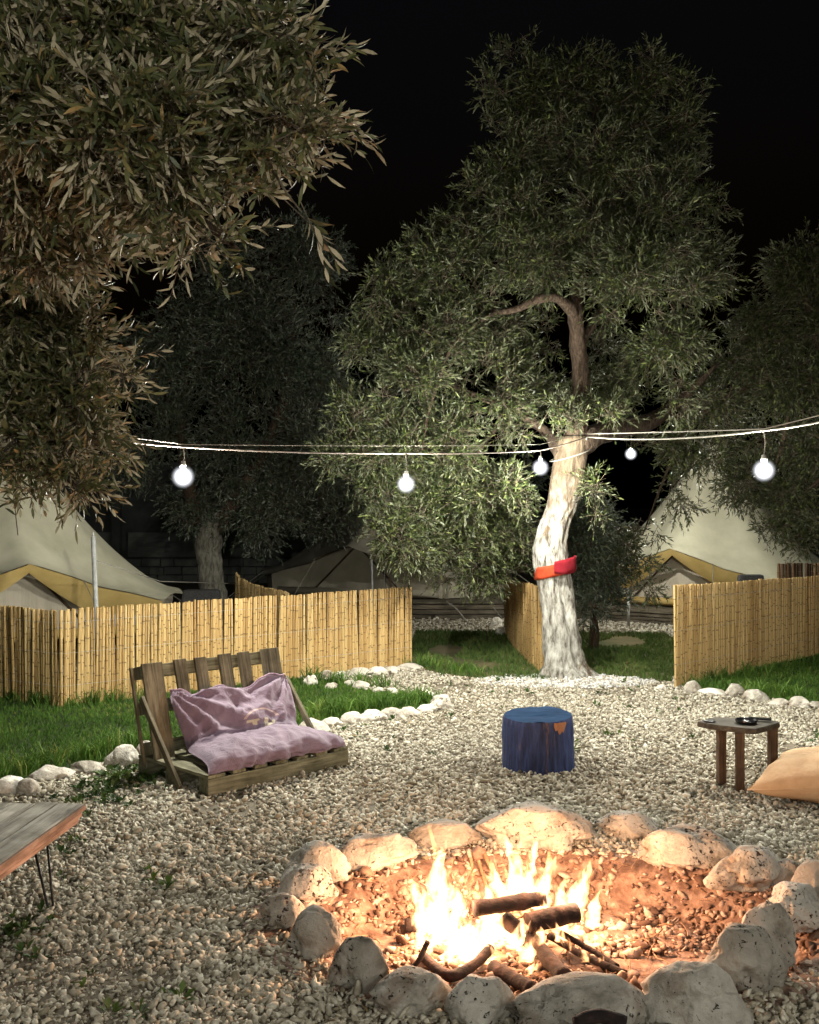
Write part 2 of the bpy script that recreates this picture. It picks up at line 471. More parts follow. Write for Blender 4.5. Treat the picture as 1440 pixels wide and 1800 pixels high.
def stump_mat():
    m, nt, b = newmat('blue_painted_bark')
    vec = coords(nt, (4, 4, 0.5), rnd_shift=False)
    f = noise_tex(nt, vec, 9.0, 7.0, 0.65)
    blue = ramp(nt, [(0.3, (0.010, 0.014, 0.035)), (0.55, (0.028, 0.043, 0.125)), (0.8, (0.055, 0.085, 0.2))])
    nt.links.new(f, blue.inputs['Fac'])
    v2 = coords(nt, (5, 5, 1.0), rnd_shift=False)
    g = noise_tex(nt, v2, 3.1, 6.0, 0.7)
    w = ramp(nt, [(0.60, (0, 0, 0)), (0.68, (0.85, 0.85, 0.85))])
    nt.links.new(g, w.inputs['Fac'])
    col = mixc(nt, w.outputs['Color'], blue.outputs['Color'], (0.14, 0.08, 0.06))
    nt.links.new(col, b.inputs['Base Color'])
    b.inputs['Roughness'].default_value = 0.6
    b.inputs['Specular IOR Level'].default_value = 0.3
    bump(nt, b, f, 1.0, 0.02)
    return m
M['stump'] = stump_mat()
M['stump_top'] = simple('blue_painted_cut', [(0.3, (0.008, 0.024, 0.06)), (0.7, (0.022, 0.055, 0.12))], 6, (1, 6, 1), rough=0.95, bstr=0.8, bdist=.01, spec=.05)
M['bare_wood'] = simple('bare_orange_wood', [(0.3, (0.2, 0.09, 0.045)), (0.7, (0.36, 0.17, 0.09))], 12, (3, 3, 0.6), rough=0.85)

def emit(name, col, strength):
    m = bpy.data.materials.new(name); m.use_nodes = True
    nt = m.node_tree
    nt.nodes.remove(nt.nodes['Principled BSDF'])
    e = nt.nodes.new('ShaderNodeEmission')
    e.inputs['Color'].default_value = (*col, 1); e.inputs['Strength'].default_value = strength
    nt.links.new(e.outputs[0], nt.nodes['Material Output'].inputs['Surface'])
    return m
M['bulb'] = emit('lit_bulb_core', BULB_COL, BULB_POWER)

def flame_mat(name, col, strength, ragged=True):
    m = bpy.data.materials.new(name); m.use_nodes = True
    nt = m.node_tree
    nt.nodes.remove(nt.nodes['Principled BSDF'])
    e = nt.nodes.new('ShaderNodeEmission')
    e.inputs['Color'].default_value = (*col, 1); e.inputs['Strength'].default_value = strength
    if ragged:
        vec = coords(nt, (20, 20, 7))
        f = noise_tex(nt, vec, 1.0, 3.0, 0.6, 0.6)
        mr = nt.nodes.new('ShaderNodeMapRange')
        mr.inputs[1].default_value = 0.44; mr.inputs[2].default_value = 0.62
        mr.inputs[3].default_value = 0.0; mr.inputs[4].default_value = strength
        nt.links.new(f, mr.inputs[0])
        nt.links.new(mr.outputs[0], e.inputs['Strength'])
    nt.links.new(e.outputs[0], nt.nodes['Material Output'].inputs['Volume'])
    return m
M['flame'] = flame_mat('burning_gas', (1.0, 0.47, 0.19), 95.0)
def halo_mat():
    # halo added round the bulb: glow strongest at the core, fading to nothing outwards
    m = bpy.data.materials.new('added_bulb_halo'); m.use_nodes = True
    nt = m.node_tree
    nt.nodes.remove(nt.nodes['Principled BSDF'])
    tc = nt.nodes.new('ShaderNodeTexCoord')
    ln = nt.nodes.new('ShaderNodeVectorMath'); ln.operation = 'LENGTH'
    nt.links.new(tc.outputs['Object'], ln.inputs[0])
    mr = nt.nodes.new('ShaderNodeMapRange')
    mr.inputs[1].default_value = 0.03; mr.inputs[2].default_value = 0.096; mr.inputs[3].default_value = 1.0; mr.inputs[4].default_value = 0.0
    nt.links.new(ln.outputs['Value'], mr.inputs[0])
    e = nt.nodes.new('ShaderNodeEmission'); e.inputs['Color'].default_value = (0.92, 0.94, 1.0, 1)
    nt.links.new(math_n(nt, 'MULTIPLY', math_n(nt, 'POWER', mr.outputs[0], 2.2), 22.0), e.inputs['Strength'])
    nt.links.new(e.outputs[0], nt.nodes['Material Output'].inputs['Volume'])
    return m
M['halo'] = halo_mat()
M['flame_thin'] = flame_mat('thin_burning_gas', (1.0, 0.36, 0.12), 45.0)

# ================================================================== GROUND
PC, PA, PB = Vector((0.66, 4.82)), 1.20, 0.86     # fire pit centre and inner half axes

def pit_r(x, y):
    return np.sqrt(((x - PC.x) / PA) ** 2 + ((y - PC.y) / PB) ** 2)

def ground_z(x, y):
    r = pit_r(x, y)
    return -0.36 * np.clip((1.0 - r) / 0.25, 0, 1)

def poly_mask(P, poly):
    x, y = P[:, 0], P[:, 1]
    inside = np.zeros(len(P), bool)
    j = len(poly) - 1
    for i in range(len(poly)):
        xi, yi = poly[i]; xj, yj = poly[j]
        c = ((yi > y) != (yj > y)) & (x < (xj - xi) * (y - yi) / (yj - yi + 1e-12) + xi)
        inside ^= c
        j = i
    return inside

def g2(u, v):
    p = G(u, v); return (p.x, p.y)

def build_ground():
    xs = np.unique(np.concatenate([np.linspace(-120, -6, 12), np.linspace(-6, -0.9, 18), np.linspace(-0.9, 2.2, 63), np.linspace(2.2, 8, 18), np.linspace(8, 120, 12)]))
    ys = np.unique(np.concatenate([np.linspace(-40, 2, 10), np.linspace(2, 3.7, 6), np.linspace(3.7, 5.9, 45), np.linspace(5.9, 20, 30), np.linspace(20, 400, 14)]))
    X, Y = np.meshgrid(xs, ys)
    Z = ground_z(X, Y)
    V = np.stack([X.ravel(), Y.ravel(), Z.ravel()], 1)
    nx = len(xs); T = []
    for j in range(len(ys) - 1):
        for i in range(nx - 1):
            a = j * nx + i
            T.append((a, a + 1, a + nx + 1)); T.append((a, a + nx + 1, a + nx))
    o = link('ground', tri_mesh('ground', V, np.array(T), smooth=True), M['soil'])
    tag(o, 'stony earth ground under the gravel yard', kind='structure')
build_ground()

def sheet(name, poly, z, mat, label):
    me = mesh_from(name, [(x, y, z) for x, y in poly], [tuple(range(len(poly)))])
    if me.polygons[0].normal.z < 0:
        me.flip_normals()
    o = link(name, me, mat)
    tag(o, label, kind='structure')
    return o

LAWN_L = [g2(-160, 1420), g2(0, 1388), g2(60, 1372), g2(120, 1358), g2(190, 1342), g2(262, 1328), g2(400, 1302), g2(555, 1280), g2(620, 1267), g2(690, 1258), g2(752, 1248), g2(778, 1238),
          g2(752, 1226), g2(690, 1216), g2(640, 1214), g2(600, 1200), g2(541, 1196), g2(480, 1190), (-3.15, 9.95), (-5.5, 11.3), (-5.5, 8.0)]
LAWN_R = [g2(1196, 1207), g2(1217, 1212), g2(1255, 1219), g2(1322, 1226), g2(1400, 1238), g2(1560, 1262), (7.5, 11.5), (5.1, 13.3)]
LAWN_M = [g2(728, 1172), g2(760, 1183), g2(830, 1194), g2(950, 1196), g2(1060, 1188), g2(1120, 1196), g2(1180, 1200), (3.6, 14.0), (3.6, 15.3), (0.1, 15.6), (-0.1, 12.6)]
sheet('lawn', LAWN_L, 0.006, M['lawn_soil'], 'mown lawn between the pallet seat and the left cane screen')
sheet('lawn', LAWN_R, 0.006, M['lawn_soil'], 'lawn strip in front of the right cane screen')
sheet('lawn', LAWN_M, 0.006, M['bare_soil'], 'worn patchy grass leading back to the tents')

# ---- pit earth bowl
def build_pit():
    V, T = [], []
    nr, ns = 22, 72
    for i in range(nr + 1):
        r = i / nr * 1.16
        for k in range(ns):
            a = 2 * math.pi * k / ns
            x, y = PC.x + PA * r * math.cos(a), PC.y + PB * r * math.sin(a)
            t = min(max((1.02 - r) / 0.30, 0), 1)
            t = t * t * (3 - 2 * t)
            z = 0.01 - 0.19 * t + 0.022 * mnoise.noise(Vector((x * 5, y * 5, 1))) * t + 0.012 * mnoise.noise(Vector((x * 16, y * 16, 4)))
            V.append((x, y, z))
    for i in range(nr):
        for k in range(ns):
            a, b = i * ns + k, i * ns + (k + 1) % ns
            T.append((a, a + ns, b + ns)); T.append((a, b + ns, b))
    o = link('fire_pit_ground', tri_mesh('fire_pit_ground', np.array(V), np.array(T), smooth=True), M['pit_earth'])
    tag(o, 'reddish earth hollow of the fire pit', kind='structure')
build_pit()

def pit_z(x, y):
    r = pit_r(x, y)
    t = np.clip((1.02 - r) / 0.30, 0, 1)
    return 0.01 - 0.19 * t * t * (3 - 2 * t)

# ---- scattering of pebbles and blades
def hull_mesh(seed, n):
    rg = np.random.default_rng(seed)
    p = rg.normal(size=(n, 3)); p /= np.linalg.norm(p, axis=1)[:, None]
    p *= (1 + rg.uniform(-0.12, 0.12, (n, 1)))
    p *= np.array([1.0, rg.uniform(0.5, 0.9), rg.uniform(0.28, 0.52)])
    bm = bmesh.new()
    vs = [bm.verts.new(q) for q in p]
    bmesh.ops.convex_hull(bm, input=vs)
    for v in [v for v in bm.verts if not v.link_faces]:
        bm.verts.remove(v)
    bmesh.ops.triangulate(bm, faces=bm.faces[:])
    bm.verts.index_update()
    V = np.array([v.co[:] for v in bm.verts]); T = np.array([[v.index for v in f.verts] for f in bm.faces])
    bm.free()
    return V, T

def rot_mats(rx, ry, rz):
    cx, sx, cy, sy, cz, sz = np.cos(rx), np.sin(rx), np.cos(ry), np.sin(ry), np.cos(rz), np.sin(rz)
    R = np.empty((len(rx), 3, 3))
    R[:, 0, 0] = cy * cz; R[:, 0, 1] = sx * sy * cz - cx * sz; R[:, 0, 2] = cx * sy * cz + sx * sz
    R[:, 1, 0] = cy * sz; R[:, 1, 1] = sx * sy * sz + cx * cz; R[:, 1, 2] = cx * sy * sz - sx * cz
    R[:, 2, 0] = -sy; R[:, 2, 1] = sx * cy; R[:, 2, 2] = cx * cy
    return R

def join_scatter(name, src, P, R, S, rnd, mat, label=None, smooth=False):
    idx = RNG.integers(0, len(src), len(P))
    VV, TT, RR = [], [], []
    off = 0
    for k, (V, T) in enumerate(src):
        sel = np.where(idx == k)[0]
        if len(sel) == 0: continue
        v = np.einsum('nij,vj->nvi', R[sel], V) * S[sel][:, None, None] + P[sel][:, None, :]
        t = T[None] + (np.arange(len(sel)) * len(V))[:, None, None] + off
        VV.append(v.reshape(-1, 3)); TT.append(t.reshape(-1, 3)); RR.append(np.repeat(rnd[sel], len(V)))
        off += len(sel) * len(V)
    me = tri_mesh(name, np.concatenate(VV), np.concatenate(TT), np.concatenate(RR), smooth)
    o = link(name, me, mat)
    tag(o, label, kind='stuff')
    return o

HULLS_LO = [hull_mesh(i, 10) for i in range(20)]
HULLS_GRIT = [hull_mesh(300 + i, 7) for i in range(10)]
HULLS_HI = [hull_mesh(100 + i, 13 + i % 5) for i in range(24)]

def scatter_pts(y0, y1, dens):
    """points seen by the camera with a margin, density per m2"""
    area = 0
    n = int(dens * (y1 - y0) * (0.86 * (y0 + y1) / 2 + 0.9))
    y = RNG.uniform(y0, y1, n * 2)
    x = RNG.uniform(-1, 1, n * 2) * (0.43 * y1 + 0.5)
    k = np.abs(x) < 0.43 * y + 0.5
    P = np.stack([x[k], y[k]], 1)
    return P[: int(n)]

def pebbles():
    def place(P, src, smin, smax, name, mat, label, lift=0.25):
        if name == 'gravel':         # thin spots where the earth shows through
            k = np.array([mnoise.noise(Vector((p[0] * 1.3, p[1] * 1.3, 40))) for p in P])
            P = P[(k > -0.36) | (RNG.random(len(P)) < 0.35)]
        n = len(P)
        s = RNG.uniform(smin, smax, n) * np.where(RNG.random(n) < 0.06, 1.45, 1.0)
        z = ground_z(P[:, 0], P[:, 1]) + s * RNG.uniform(0.0, 0.75, n)
        R = rot_mats(RNG.normal(0, 0.55, n), RNG.normal(0, 0.55, n), RNG.uniform(0, 6.28, n))
        tone = np.array([mnoise.noise(Vector((p[0] * 0.9, p[1] * 0.9, 0))) for p in P])
        rnd = np.clip(RNG.beta(2.2, 2.0, n) + tone * 0.22, 0, 1)
        return join_scatter(name, src, np.column_stack([P, z]), R, s, rnd, mat, label)
    P = np.concatenate([scatter_pts(3.4, 5.4, 2300), scatter_pts(5.4, 7.4, 2050)])
    keep = (pit_r(P[:, 0], P[:, 1]) > 1.0) & ~poly_mask(P, LAWN_L)
    place(P[keep], HULLS_HI, 0.011, 0.026, 'gravel', M['pebble'], 'pale angular gravel around the fire pit')
    P = scatter_pts(3.4, 6.4, 3000)
    keep = (pit_r(P[:, 0], P[:, 1]) > 1.0) & ~poly_mask(P, LAWN_L)
    place(P[keep], HULLS_GRIT, 0.005, 0.012, 'grit', M['pebble'], 'fine stone grit between the gravel chips')
    P = np.concatenate([scatter_pts(7.4, 10, 1800), scatter_pts(10, 12.2, 1400)])
    keep = ~poly_mask(P, LAWN_L) & ~poly_mask(P, LAWN_R) & ~poly_mask(P, LAWN_M)
    place(P[keep], HULLS_LO, 0.011, 0.026, 'gravel', M['pebble'], 'pale gravel of the yard towards the olive tree')
    P = scatter_pts(12.2, 17.5, 420)
    keep = ~poly_mask(P, LAWN_M) & (P[:, 0] > -0.3) & (P[:, 0] < 4.6) & (P[:, 1] > 14.3)
    place(P[keep], HULLS_LO, 0.02, 0.04, 'gravel', M['pebble'], 'gravel strip in front of the tent decks')
    # finer pale chippings spilled at the foot of the olive trunk
    n = 2600
    a = RNG.uniform(0, 6.28, n); r = np.sqrt(RNG.random(n))
    P = np.column_stack([1.62 + 0.95 * r * np.cos(a), 11.22 + 0.42 * r * np.sin(a)])
    place(P, HULLS_LO, 0.012, 0.024, 'chippings', M['pale_chip'], 'pale stone chippings spread at the foot of the olive trunk', )
    # rubble in the pit
    n = 4600
    a = RNG.uniform(0, 6.28, n); r = np.sqrt(RNG.random(n)) * 1.02
    x, y = PC.x + PA * r * np.cos(a), PC.y + PB * r * np.sin(a)
    s = RNG.uniform(0.008, 0.028, n) * np.where(RNG.random(n) < 0.07, 2.0, 1)
    z = pit_z(x, y) + s * 0.3
    R = rot_mats(RNG.normal(0, 0.6, n), RNG.normal(0, 0.6, n), RNG.uniform(0, 6.28, n))
    keep = np.array([mnoise.noise(Vector((a_ * 2.2, b_ * 2.2, 9))) for a_, b_ in zip(x, y)]) > -0.2
    join_scatter('pit_rubble', HULLS_HI, np.column_stack([x, y, z])[keep], R[keep], s[keep], RNG.random(n)[keep], M['pit_pebble'], 'small rubble stones scattered over the fire pit floor')
pebbles()

def blade_src(seed, h=1.0, n=6, spread=0.35, w=0.05):
    rg = np.random.default_rng(seed)
    V, T = [], []
    for i in range(n):
        a = rg.uniform(0, 6.28); b = rg.uniform(0, 6.28); r = rg.uniform(0, 0.25)
        d = np.array([math.cos(a), math.sin(a), 0]); s = np.array([-math.sin(b), math.cos(b), 0]) * w
        p0 = np.array([r * math.cos(b), r * math.sin(b), 0])
        hh = h * rg.uniform(0.6, 1.1); bend = spread * rg.uniform(0.3, 1.3)
        p1 = p0 + np.array([0, 0, hh * 0.6]) + d * bend * 0.35 * hh
        p2 = p0 + np.array([0, 0, hh * (1.0 - 0.2 * bend)]) + d * bend * hh
        k = len(V)
        V += [p0 - s, p0 + s, p1 - s * 0.8, p1 + s * 0.8, p2]
        T += [(k, k + 1, k + 3), (k, k + 3, k + 2), (k + 2, k + 3, k + 4)]
    return np.array(V), np.array(T)

BLADES = [blade_src(i) for i in range(8)]
BLADES_LONG = [blade_src(50 + i, 1.0, 7, 0.75, 0.028) for i in range(8)]
def weed_src(seed):
    rg = np.random.default_rng(seed)
    V, T = [], []
    for i in range(9):
        a = rg.uniform(0, 6.28); el = rg.uniform(0.2, 1.2)
        d = np.array([math.cos(a) * math.cos(el), math.sin(a) * math.cos(el), math.sin(el)])
        s = np.array([-math.sin(a), math.cos(a), 0]) * 0.16
        L = rg.uniform(0.6, 1.1)
        k = len(V)
        b = d * L * 0.25
        V += [b, d * L * 0.6 + s + np.array([0, 0, .05]), d * L - np.array([0, 0, .12]), d * L * 0.6 - s + np.array([0, 0, .05])]
        T += [(k, k + 1, k + 2), (k, k + 2, k + 3)]
    return np.array(V), np.array(T)
WEEDS = [weed_src(i) for i in range(8)]

def blades(P, src, smin, smax, name, mat, label):
    n = len(P)
    s = RNG.uniform(smin, smax, n)
    R = rot_mats(RNG.normal(0, 0.12, n), RNG.normal(0, 0.12, n), RNG.uniform(0, 6.28, n))
    tone = np.array([mnoise.noise(Vector((p[0] * 1.6, p[1] * 1.6, 3))) for p in P])
    rnd = np.clip(RNG.normal(0.5, 0.2, n) + tone * 0.3, 0, 1)
    return join_scatter(name, src, np.column_stack([P, np.full(n, 0.004)]), R, s, rnd, mat, label)

def grass():
    P = scatter_pts(6.6, 12.4, 1500)
    P1 = P[poly_mask(P, LAWN_L)]
    blades(P1, BLADES, 0.022, 0.048, 'lawn_grass', M['grass'], 'short green grass of the left lawn')
    P2 = P[poly_mask(P, LAWN_R)]
    Q = scatter_pts(12.4, 13.6, 700)
    P2 = np.concatenate([P2, Q[poly_mask(Q, LAWN_R)]])
    blades(P2, BLADES, 0.025, 0.055, 'lawn_grass', M['grass'], 'short green grass of the right lawn strip')
    P = scatter_pts(11, 15.6, 800)
    P = P[poly_mask(P, LAWN_M)]
    k = np.array([mnoise.noise(Vector((p[0] * 0.9, p[1] * 0.7, 21))) for p in P]) > -0.32
    blades(P[k], BLADES, 0.03, 0.07, 'patchy_grass', M['dry_grass'], 'thin worn grass before the tents')
    # longer tufts along the stone edges
    L = []
    edges = [((-160, 1405), (262, 1316), 260), ((545, 1266), (760, 1236), 240), ((541, 1200), (690, 1212), 60), ((0, 1232), (110, 1248), 60), ((110, 1248), (260, 1228), 60), ((1230, 1208), (1440, 1170), 70), ((1215, 1212), (1440, 1236), 90), ((728, 1172), (840, 1190), 60)]
    for (a, b, n) in edges:
        for i in range(n):
            t = RNG.random()
            p = G(a[0] + (b[0] - a[0]) * t, a[1] + (b[1] - a[1]) * t)
            L.append((p.x + RNG.normal(0, 0.05), p.y + abs(RNG.normal(0, 0.11))))
    blades(np.array(L), BLADES_LONG, 0.08, 0.2, 'long_grass', M['grass'], 'longer grass tufts growing along the edging stones')
    # low weeds in the gravel
    L = []
    for (u, v, su, sv, n) in [(235, 1362, 34, 13, 100), (180, 1385, 36, 14, 60), (260, 1345, 18, 10, 50), (150, 1420, 30, 12, 16), (35, 1640, 22, 16, 16), (200, 1400, 40, 15, 18), (130, 1490, 14, 20, 6), (270, 1555, 25, 14, 4), (180, 1560, 90, 60, 5), (640, 1300, 60, 15, 12),
                               (1110, 1235, 60, 16, 14), (1440, 1300, 8, 5, 8), (850, 1230, 60, 16, 10), (120, 1700, 60, 40, 5), (1100, 1305, 80, 20, 10), (240, 1730, 60, 30, 4)]:
        for i in range(n):
            p = G(u + RNG.normal(0, su), v + RNG.normal(0, sv))
            if pit_r(p.x, p.y) > 1.25:
                L.append((p.x, p.y))
    blades(np.array(L), WEEDS, 0.035, 0.085, 'weeds', M['weed'], 'low leafy weeds sprouting through the gravel')
grass()

def fallen_leaves():
    n = 900
    P = scatter_pts(3.4, 12.5, 30)[:n]
    n = len(P)
    keep = (pit_r(P[:, 0], P[:, 1]) > 1.15) & ~poly_mask(P, LAWN_L)
    P = P[keep]; n = len(P)
    V = np.array([[0, 0, 0], [.32, .1, .06], [.32, -.1, .06], [.7, .09, .07], [.7, -.09, .07], [1, 0, 0]])
    T = np.array([[0, 2, 1], [1, 4, 3], [1, 2, 4], [3, 4, 5]])
    R = rot_mats(RNG.normal(0, .35, n), RNG.normal(0, .25, n), RNG.uniform(0, 6.28, n))
    m = attr_mat('dry_olive_leaves', [(0, (.06, .035, .015)), (.5, (.16, .1, .045)), (1, (.3, .22, .1))], .7)
    join_scatter('fallen_leaves', [(V, T)], np.column_stack([P, np.full(n, .028)]), R, RNG.uniform(.035, .06, n), RNG.random(n), m, 'dry olive leaves fallen on the gravel')
fallen_leaves()

# ================================================================== TREES
def leaf_geo(P, Dv, Nv, L, Wd, near=False, bend=0.12):
    """P base, Dv direction, Nv normal (all (n,3)) -> verts, tris"""
    S = np.cross(Dv, Nv); S /= np.linalg.norm(S, axis=1)[:, None] + 1e-9
    L = L[:, None]; Wd = Wd[:, None]
    n = len(P)
    if near:
        q = [P, P + Dv * L * 0.32 + S * Wd * 0.46 + Nv * L * bend * 0.45, P + Dv * L * 0.32 - S * Wd * 0.46 + Nv * L * bend * 0.45,
             P + Dv * L * 0.68 + S * Wd * 0.42 + Nv * L * bend * 0.5, P + Dv * L * 0.68 - S * Wd * 0.42 + Nv * L * bend * 0.5, P + Dv * L]
        T = np.array([[0, 1, 2], [1, 3, 4], [1, 4, 2], [3, 5, 4]])
    else:
        q = [P, P + Dv * L * 0.45 + S * Wd * 0.5 + Nv * Wd * 0.2, P + Dv * L, P + Dv * L * 0.45 - S * Wd * 0.5 + Nv * Wd * 0.2]
        T = np.array([[0, 1, 2], [0, 2, 3]])
    V = np.stack(q, 1)
    m = V.shape[1]
    TT = (T[None] + (np.arange(n) * m)[:, None, None]).reshape(-1, 3)
    return V, TT, m

def unit(a):
    return a / (np.linalg.norm(a, axis=1)[:, None] + 1e-9)

def foliage(clumps, n_sub, twigs_per, leaves_per, leaf_len, leaf_w, twig_len, rg, sub_r=(0.3, 0.55), droop=0.25, near=False, shell=0.55):
    """clumps: list of (centre Vector, (rx,ry,rz), weight). Returns leaf arrays and twig segments"""
    w = np.array([c[2] * (c[1][0] * c[1][2]) ** 0.9 for c in clumps]); w /= w.sum()
    TB, TD = [], []
    counts = rg.multinomial(n_sub, w)
    for (cen, rad, _), cnt in zip(clumps, counts):
        for k in range(max(cnt, 1)):
            d = rg.normal(size=3); d /= np.linalg.norm(d)
            rr = rg.random() ** shell * 0.92
            sc_ = np.array(cen) + d * np.array(rad) * rr
            sr = min(rg.uniform(*sub_r), 0.8 * float(np.mean(rad)))
            m = int(twigs_per * (sr / np.mean(sub_r)) ** 2)
            dd = unit(rg.normal(size=(m, 3)))
            rad_ = rg.random(m) ** 0.5 * sr
            base = sc_ + dd * rad_[:, None] * np.array([1, 1, 0.8])
            dr = unit(dd * 0.55 + d[None] * 0.45 + rg.normal(size=(m, 3)) * 0.6 + np.array([0, 0, 0.3 - droop]))
            TB.append(base); TD.append(dr)
    TB = np.concatenate(TB); TD = np.concatenate(TD)
    nt_ = len(TB)
    TL = twig_len * rg.uniform(0.6, 1.25, nt_)
    a = unit(np.cross(TD, rg.normal(size=(nt_, 3)))); b = np.cross(TD, a)
    P, D_, N_, = [], [], []
    for k in range(leaves_per):
        t = (k // 2 + 0.7) / (leaves_per / 2 + 0.2) if leaves_per > 1 else 1
        ang = (k // 2) * 1.57 + (k % 2) * math.pi + rg.normal(0, 0.35, nt_)
        side = a * np.cos(ang)[:, None] + b * np.sin(ang)[:, None]
        curve = np.array([0, 0, -1.0]) * (droop * 0.6 * t * t)
        pos = TB + (TD * t + curve) * TL[:, None]
        spread = rg.uniform(0.4, 1.05, nt_)[:, None] * (1.0 - 0.4 * t)
        dv = unit(TD + side * spread * 1.2 + curve * 1.2 + rg.normal(size=(nt_, 3)) * 0.22)
        nv = np.cross(dv, np.cross(side, dv)); nv = unit(-nv + TD * 0.8 + rg.normal(size=(nt_, 3)) * 0.3)
        nv = unit(nv - dv * np.sum(nv * dv, 1)[:, None])
        P.append(pos); D_.append(dv); N_.append(nv)
    P = np.concatenate(P); D_ = np.concatenate(D_); N_ = np.concatenate(N_)
    n = len(P)
    L = leaf_len * rg.uniform(0.65, 1.2, n); Wd = leaf_w * rg.uniform(0.75, 1.2, n)
    return P, D_, N_, L, Wd, (TB, TD, TL)

def twig_mesh(name, tw, r, origin, droop):
    TB, TD, TL = tw
    a = unit(np.cross(TD, np.array([0.3, 0.5, 0.8]))); b = np.cross(TD, a)
    n = len(TB)
    st = []
    for t, rr in ((-0.5, r * 1.3), (0.5, r), (1.0, r * 0.5)):
        c = TB + (TD * t + np.array([0, 0, -1.0]) * droop * 0.6 * max(t, 0) ** 2) * TL[:, None] - origin
        for ang in (0, 2.1, 4.2):
            st.append(c + a * (rr * math.cos(ang)) + b * (rr * math.sin(ang)))
    V = np.stack(st, 1)
    T = []
    for s in (0, 3):
        for k in range(3):
            p, q = s + k, s + (k + 1) % 3
            T += [(p, q, q + 3), (p, q + 3, p + 3)]
    T = np.array(T)
    return tri_mesh(name, V.reshape(-1, 3), (T[None] + (np.arange(n) * 9)[:, None, None]).reshape(-1, 3))

def crown_clumps(spec, D0, px):
    """spec rows (u, v, ru, rv, dD, weight): centre and half sizes measured in the picture plane at depth D0+dD"""
    out = []
    for (u, v, ru, rv, dD, w) in spec:
        D = D0 + dD
        c = W(u, v, D)
        s = D / F
        out.append((tuple(c), (ru * s, (ru + rv) * 0.5 * s * px, rv * s), w))
    return out

def limb(name, pts, radii, mat, parent, origin, n=24, seg=10, rough=0.12, seed=0):
    path = smooth_path(pts, n)
    rad = lerp_list(radii, n)
    V, Fc = tube_vf(path, rad, seg)
    o3 = Vector(origin)
    V2 = []
    for i, v in enumerate(V):
        c = path[min(i // seg, n - 1)]
        d = v - c
        k = 1 + rough * mnoise.noise(v * 6 + Vector((seed, 0, 0))) + rough * 0.8 * mnoise.noise(v * 17)
        V2.append(c + d * k - o3)
    me = mesh_from(name, V2, Fc, smooth=True)
    return link(name, me, mat, parent)

def crown_obj(parent, name, clumps, args, mat, origin, rg, twig_r=0.0025, pick=0):
    near = args.get('near', False)
    P, D_, N_, L, Wd, tw = foliage(clumps, rg=rg, **args)
    rnd = np.clip(rg.beta(1.3, 1.9, len(P)), 0, 1)
    org = np.array(origin)
    if pick:
        # the leaves that show largest in the picture become parts of their own
        u = P[:, 0] / P[:, 1]; v = (P[:, 2] - CH) / P[:, 1]
        vis = (np.abs(u) < 0.375) & (v > -0.47) & (v < 0.46)
        face = np.abs(np.sum(N_ * unit(P - np.array([0, 0, CH])), 1)) * np.sqrt(1 - np.clip(np.sum(D_ * unit(P - np.array([0, 0, CH])), 1) ** 2, 0, 1))
        size = np.where(vis, L * Wd * face / P[:, 1] ** 2, 0)
        order = np.argsort(-size)[:pick]
        meshes = []
        for q in range(6):
            V, T, m = leaf_geo(np.zeros((1, 3)), np.array([[0, 1.0, 0]]), np.array([[0, 0, 1.0]]), np.array([1.0]), np.array([0.21]), True, 0.05 + 0.04 * q)
            me = tri_mesh('leaf', V.reshape(-1, 3), T, np.full(m, 0.15 + 0.16 * q))
            me.materials.append(mat)
            meshes.append(me)
        for j, i in enumerate(order):
            o = bpy.data.objects.new('leaf', meshes[j % 6])
            C.objects.link(o); o.parent = parent
            y = Vector(D_[i]).normalized(); z = Vector(N_[i]).normalized(); x = y.cross(z).normalized(); z = x.cross(y)
            Mx = Matrix((x, y, z)).transposed().to_4x4()
            o.matrix_local = Matrix.Translation(Vector(P[i] - org)) @ Mx @ Matrix.Diagonal((Wd[i] / 0.21, L[i], L[i], 1))
        keep = np.ones(len(P), bool); keep[order] = False
        P, D_, N_, L, Wd, rnd = P[keep], D_[keep], N_[keep], L[keep], Wd[keep], rnd[keep]
    V, T, m = leaf_geo(P - org, D_, N_, L, Wd, near)
    me = tri_mesh(name, V.reshape(-1, 3), T, np.repeat(rnd, m))
    o = link(name, me, mat, parent)
    o['kind'] = 'stuff'
    tm = link('twigs', twig_mesh('twigs', tw, twig_r, org, args.get('droop', 0.25)), M['twig'], parent)
    tm['kind'] = 'stuff'
    return o

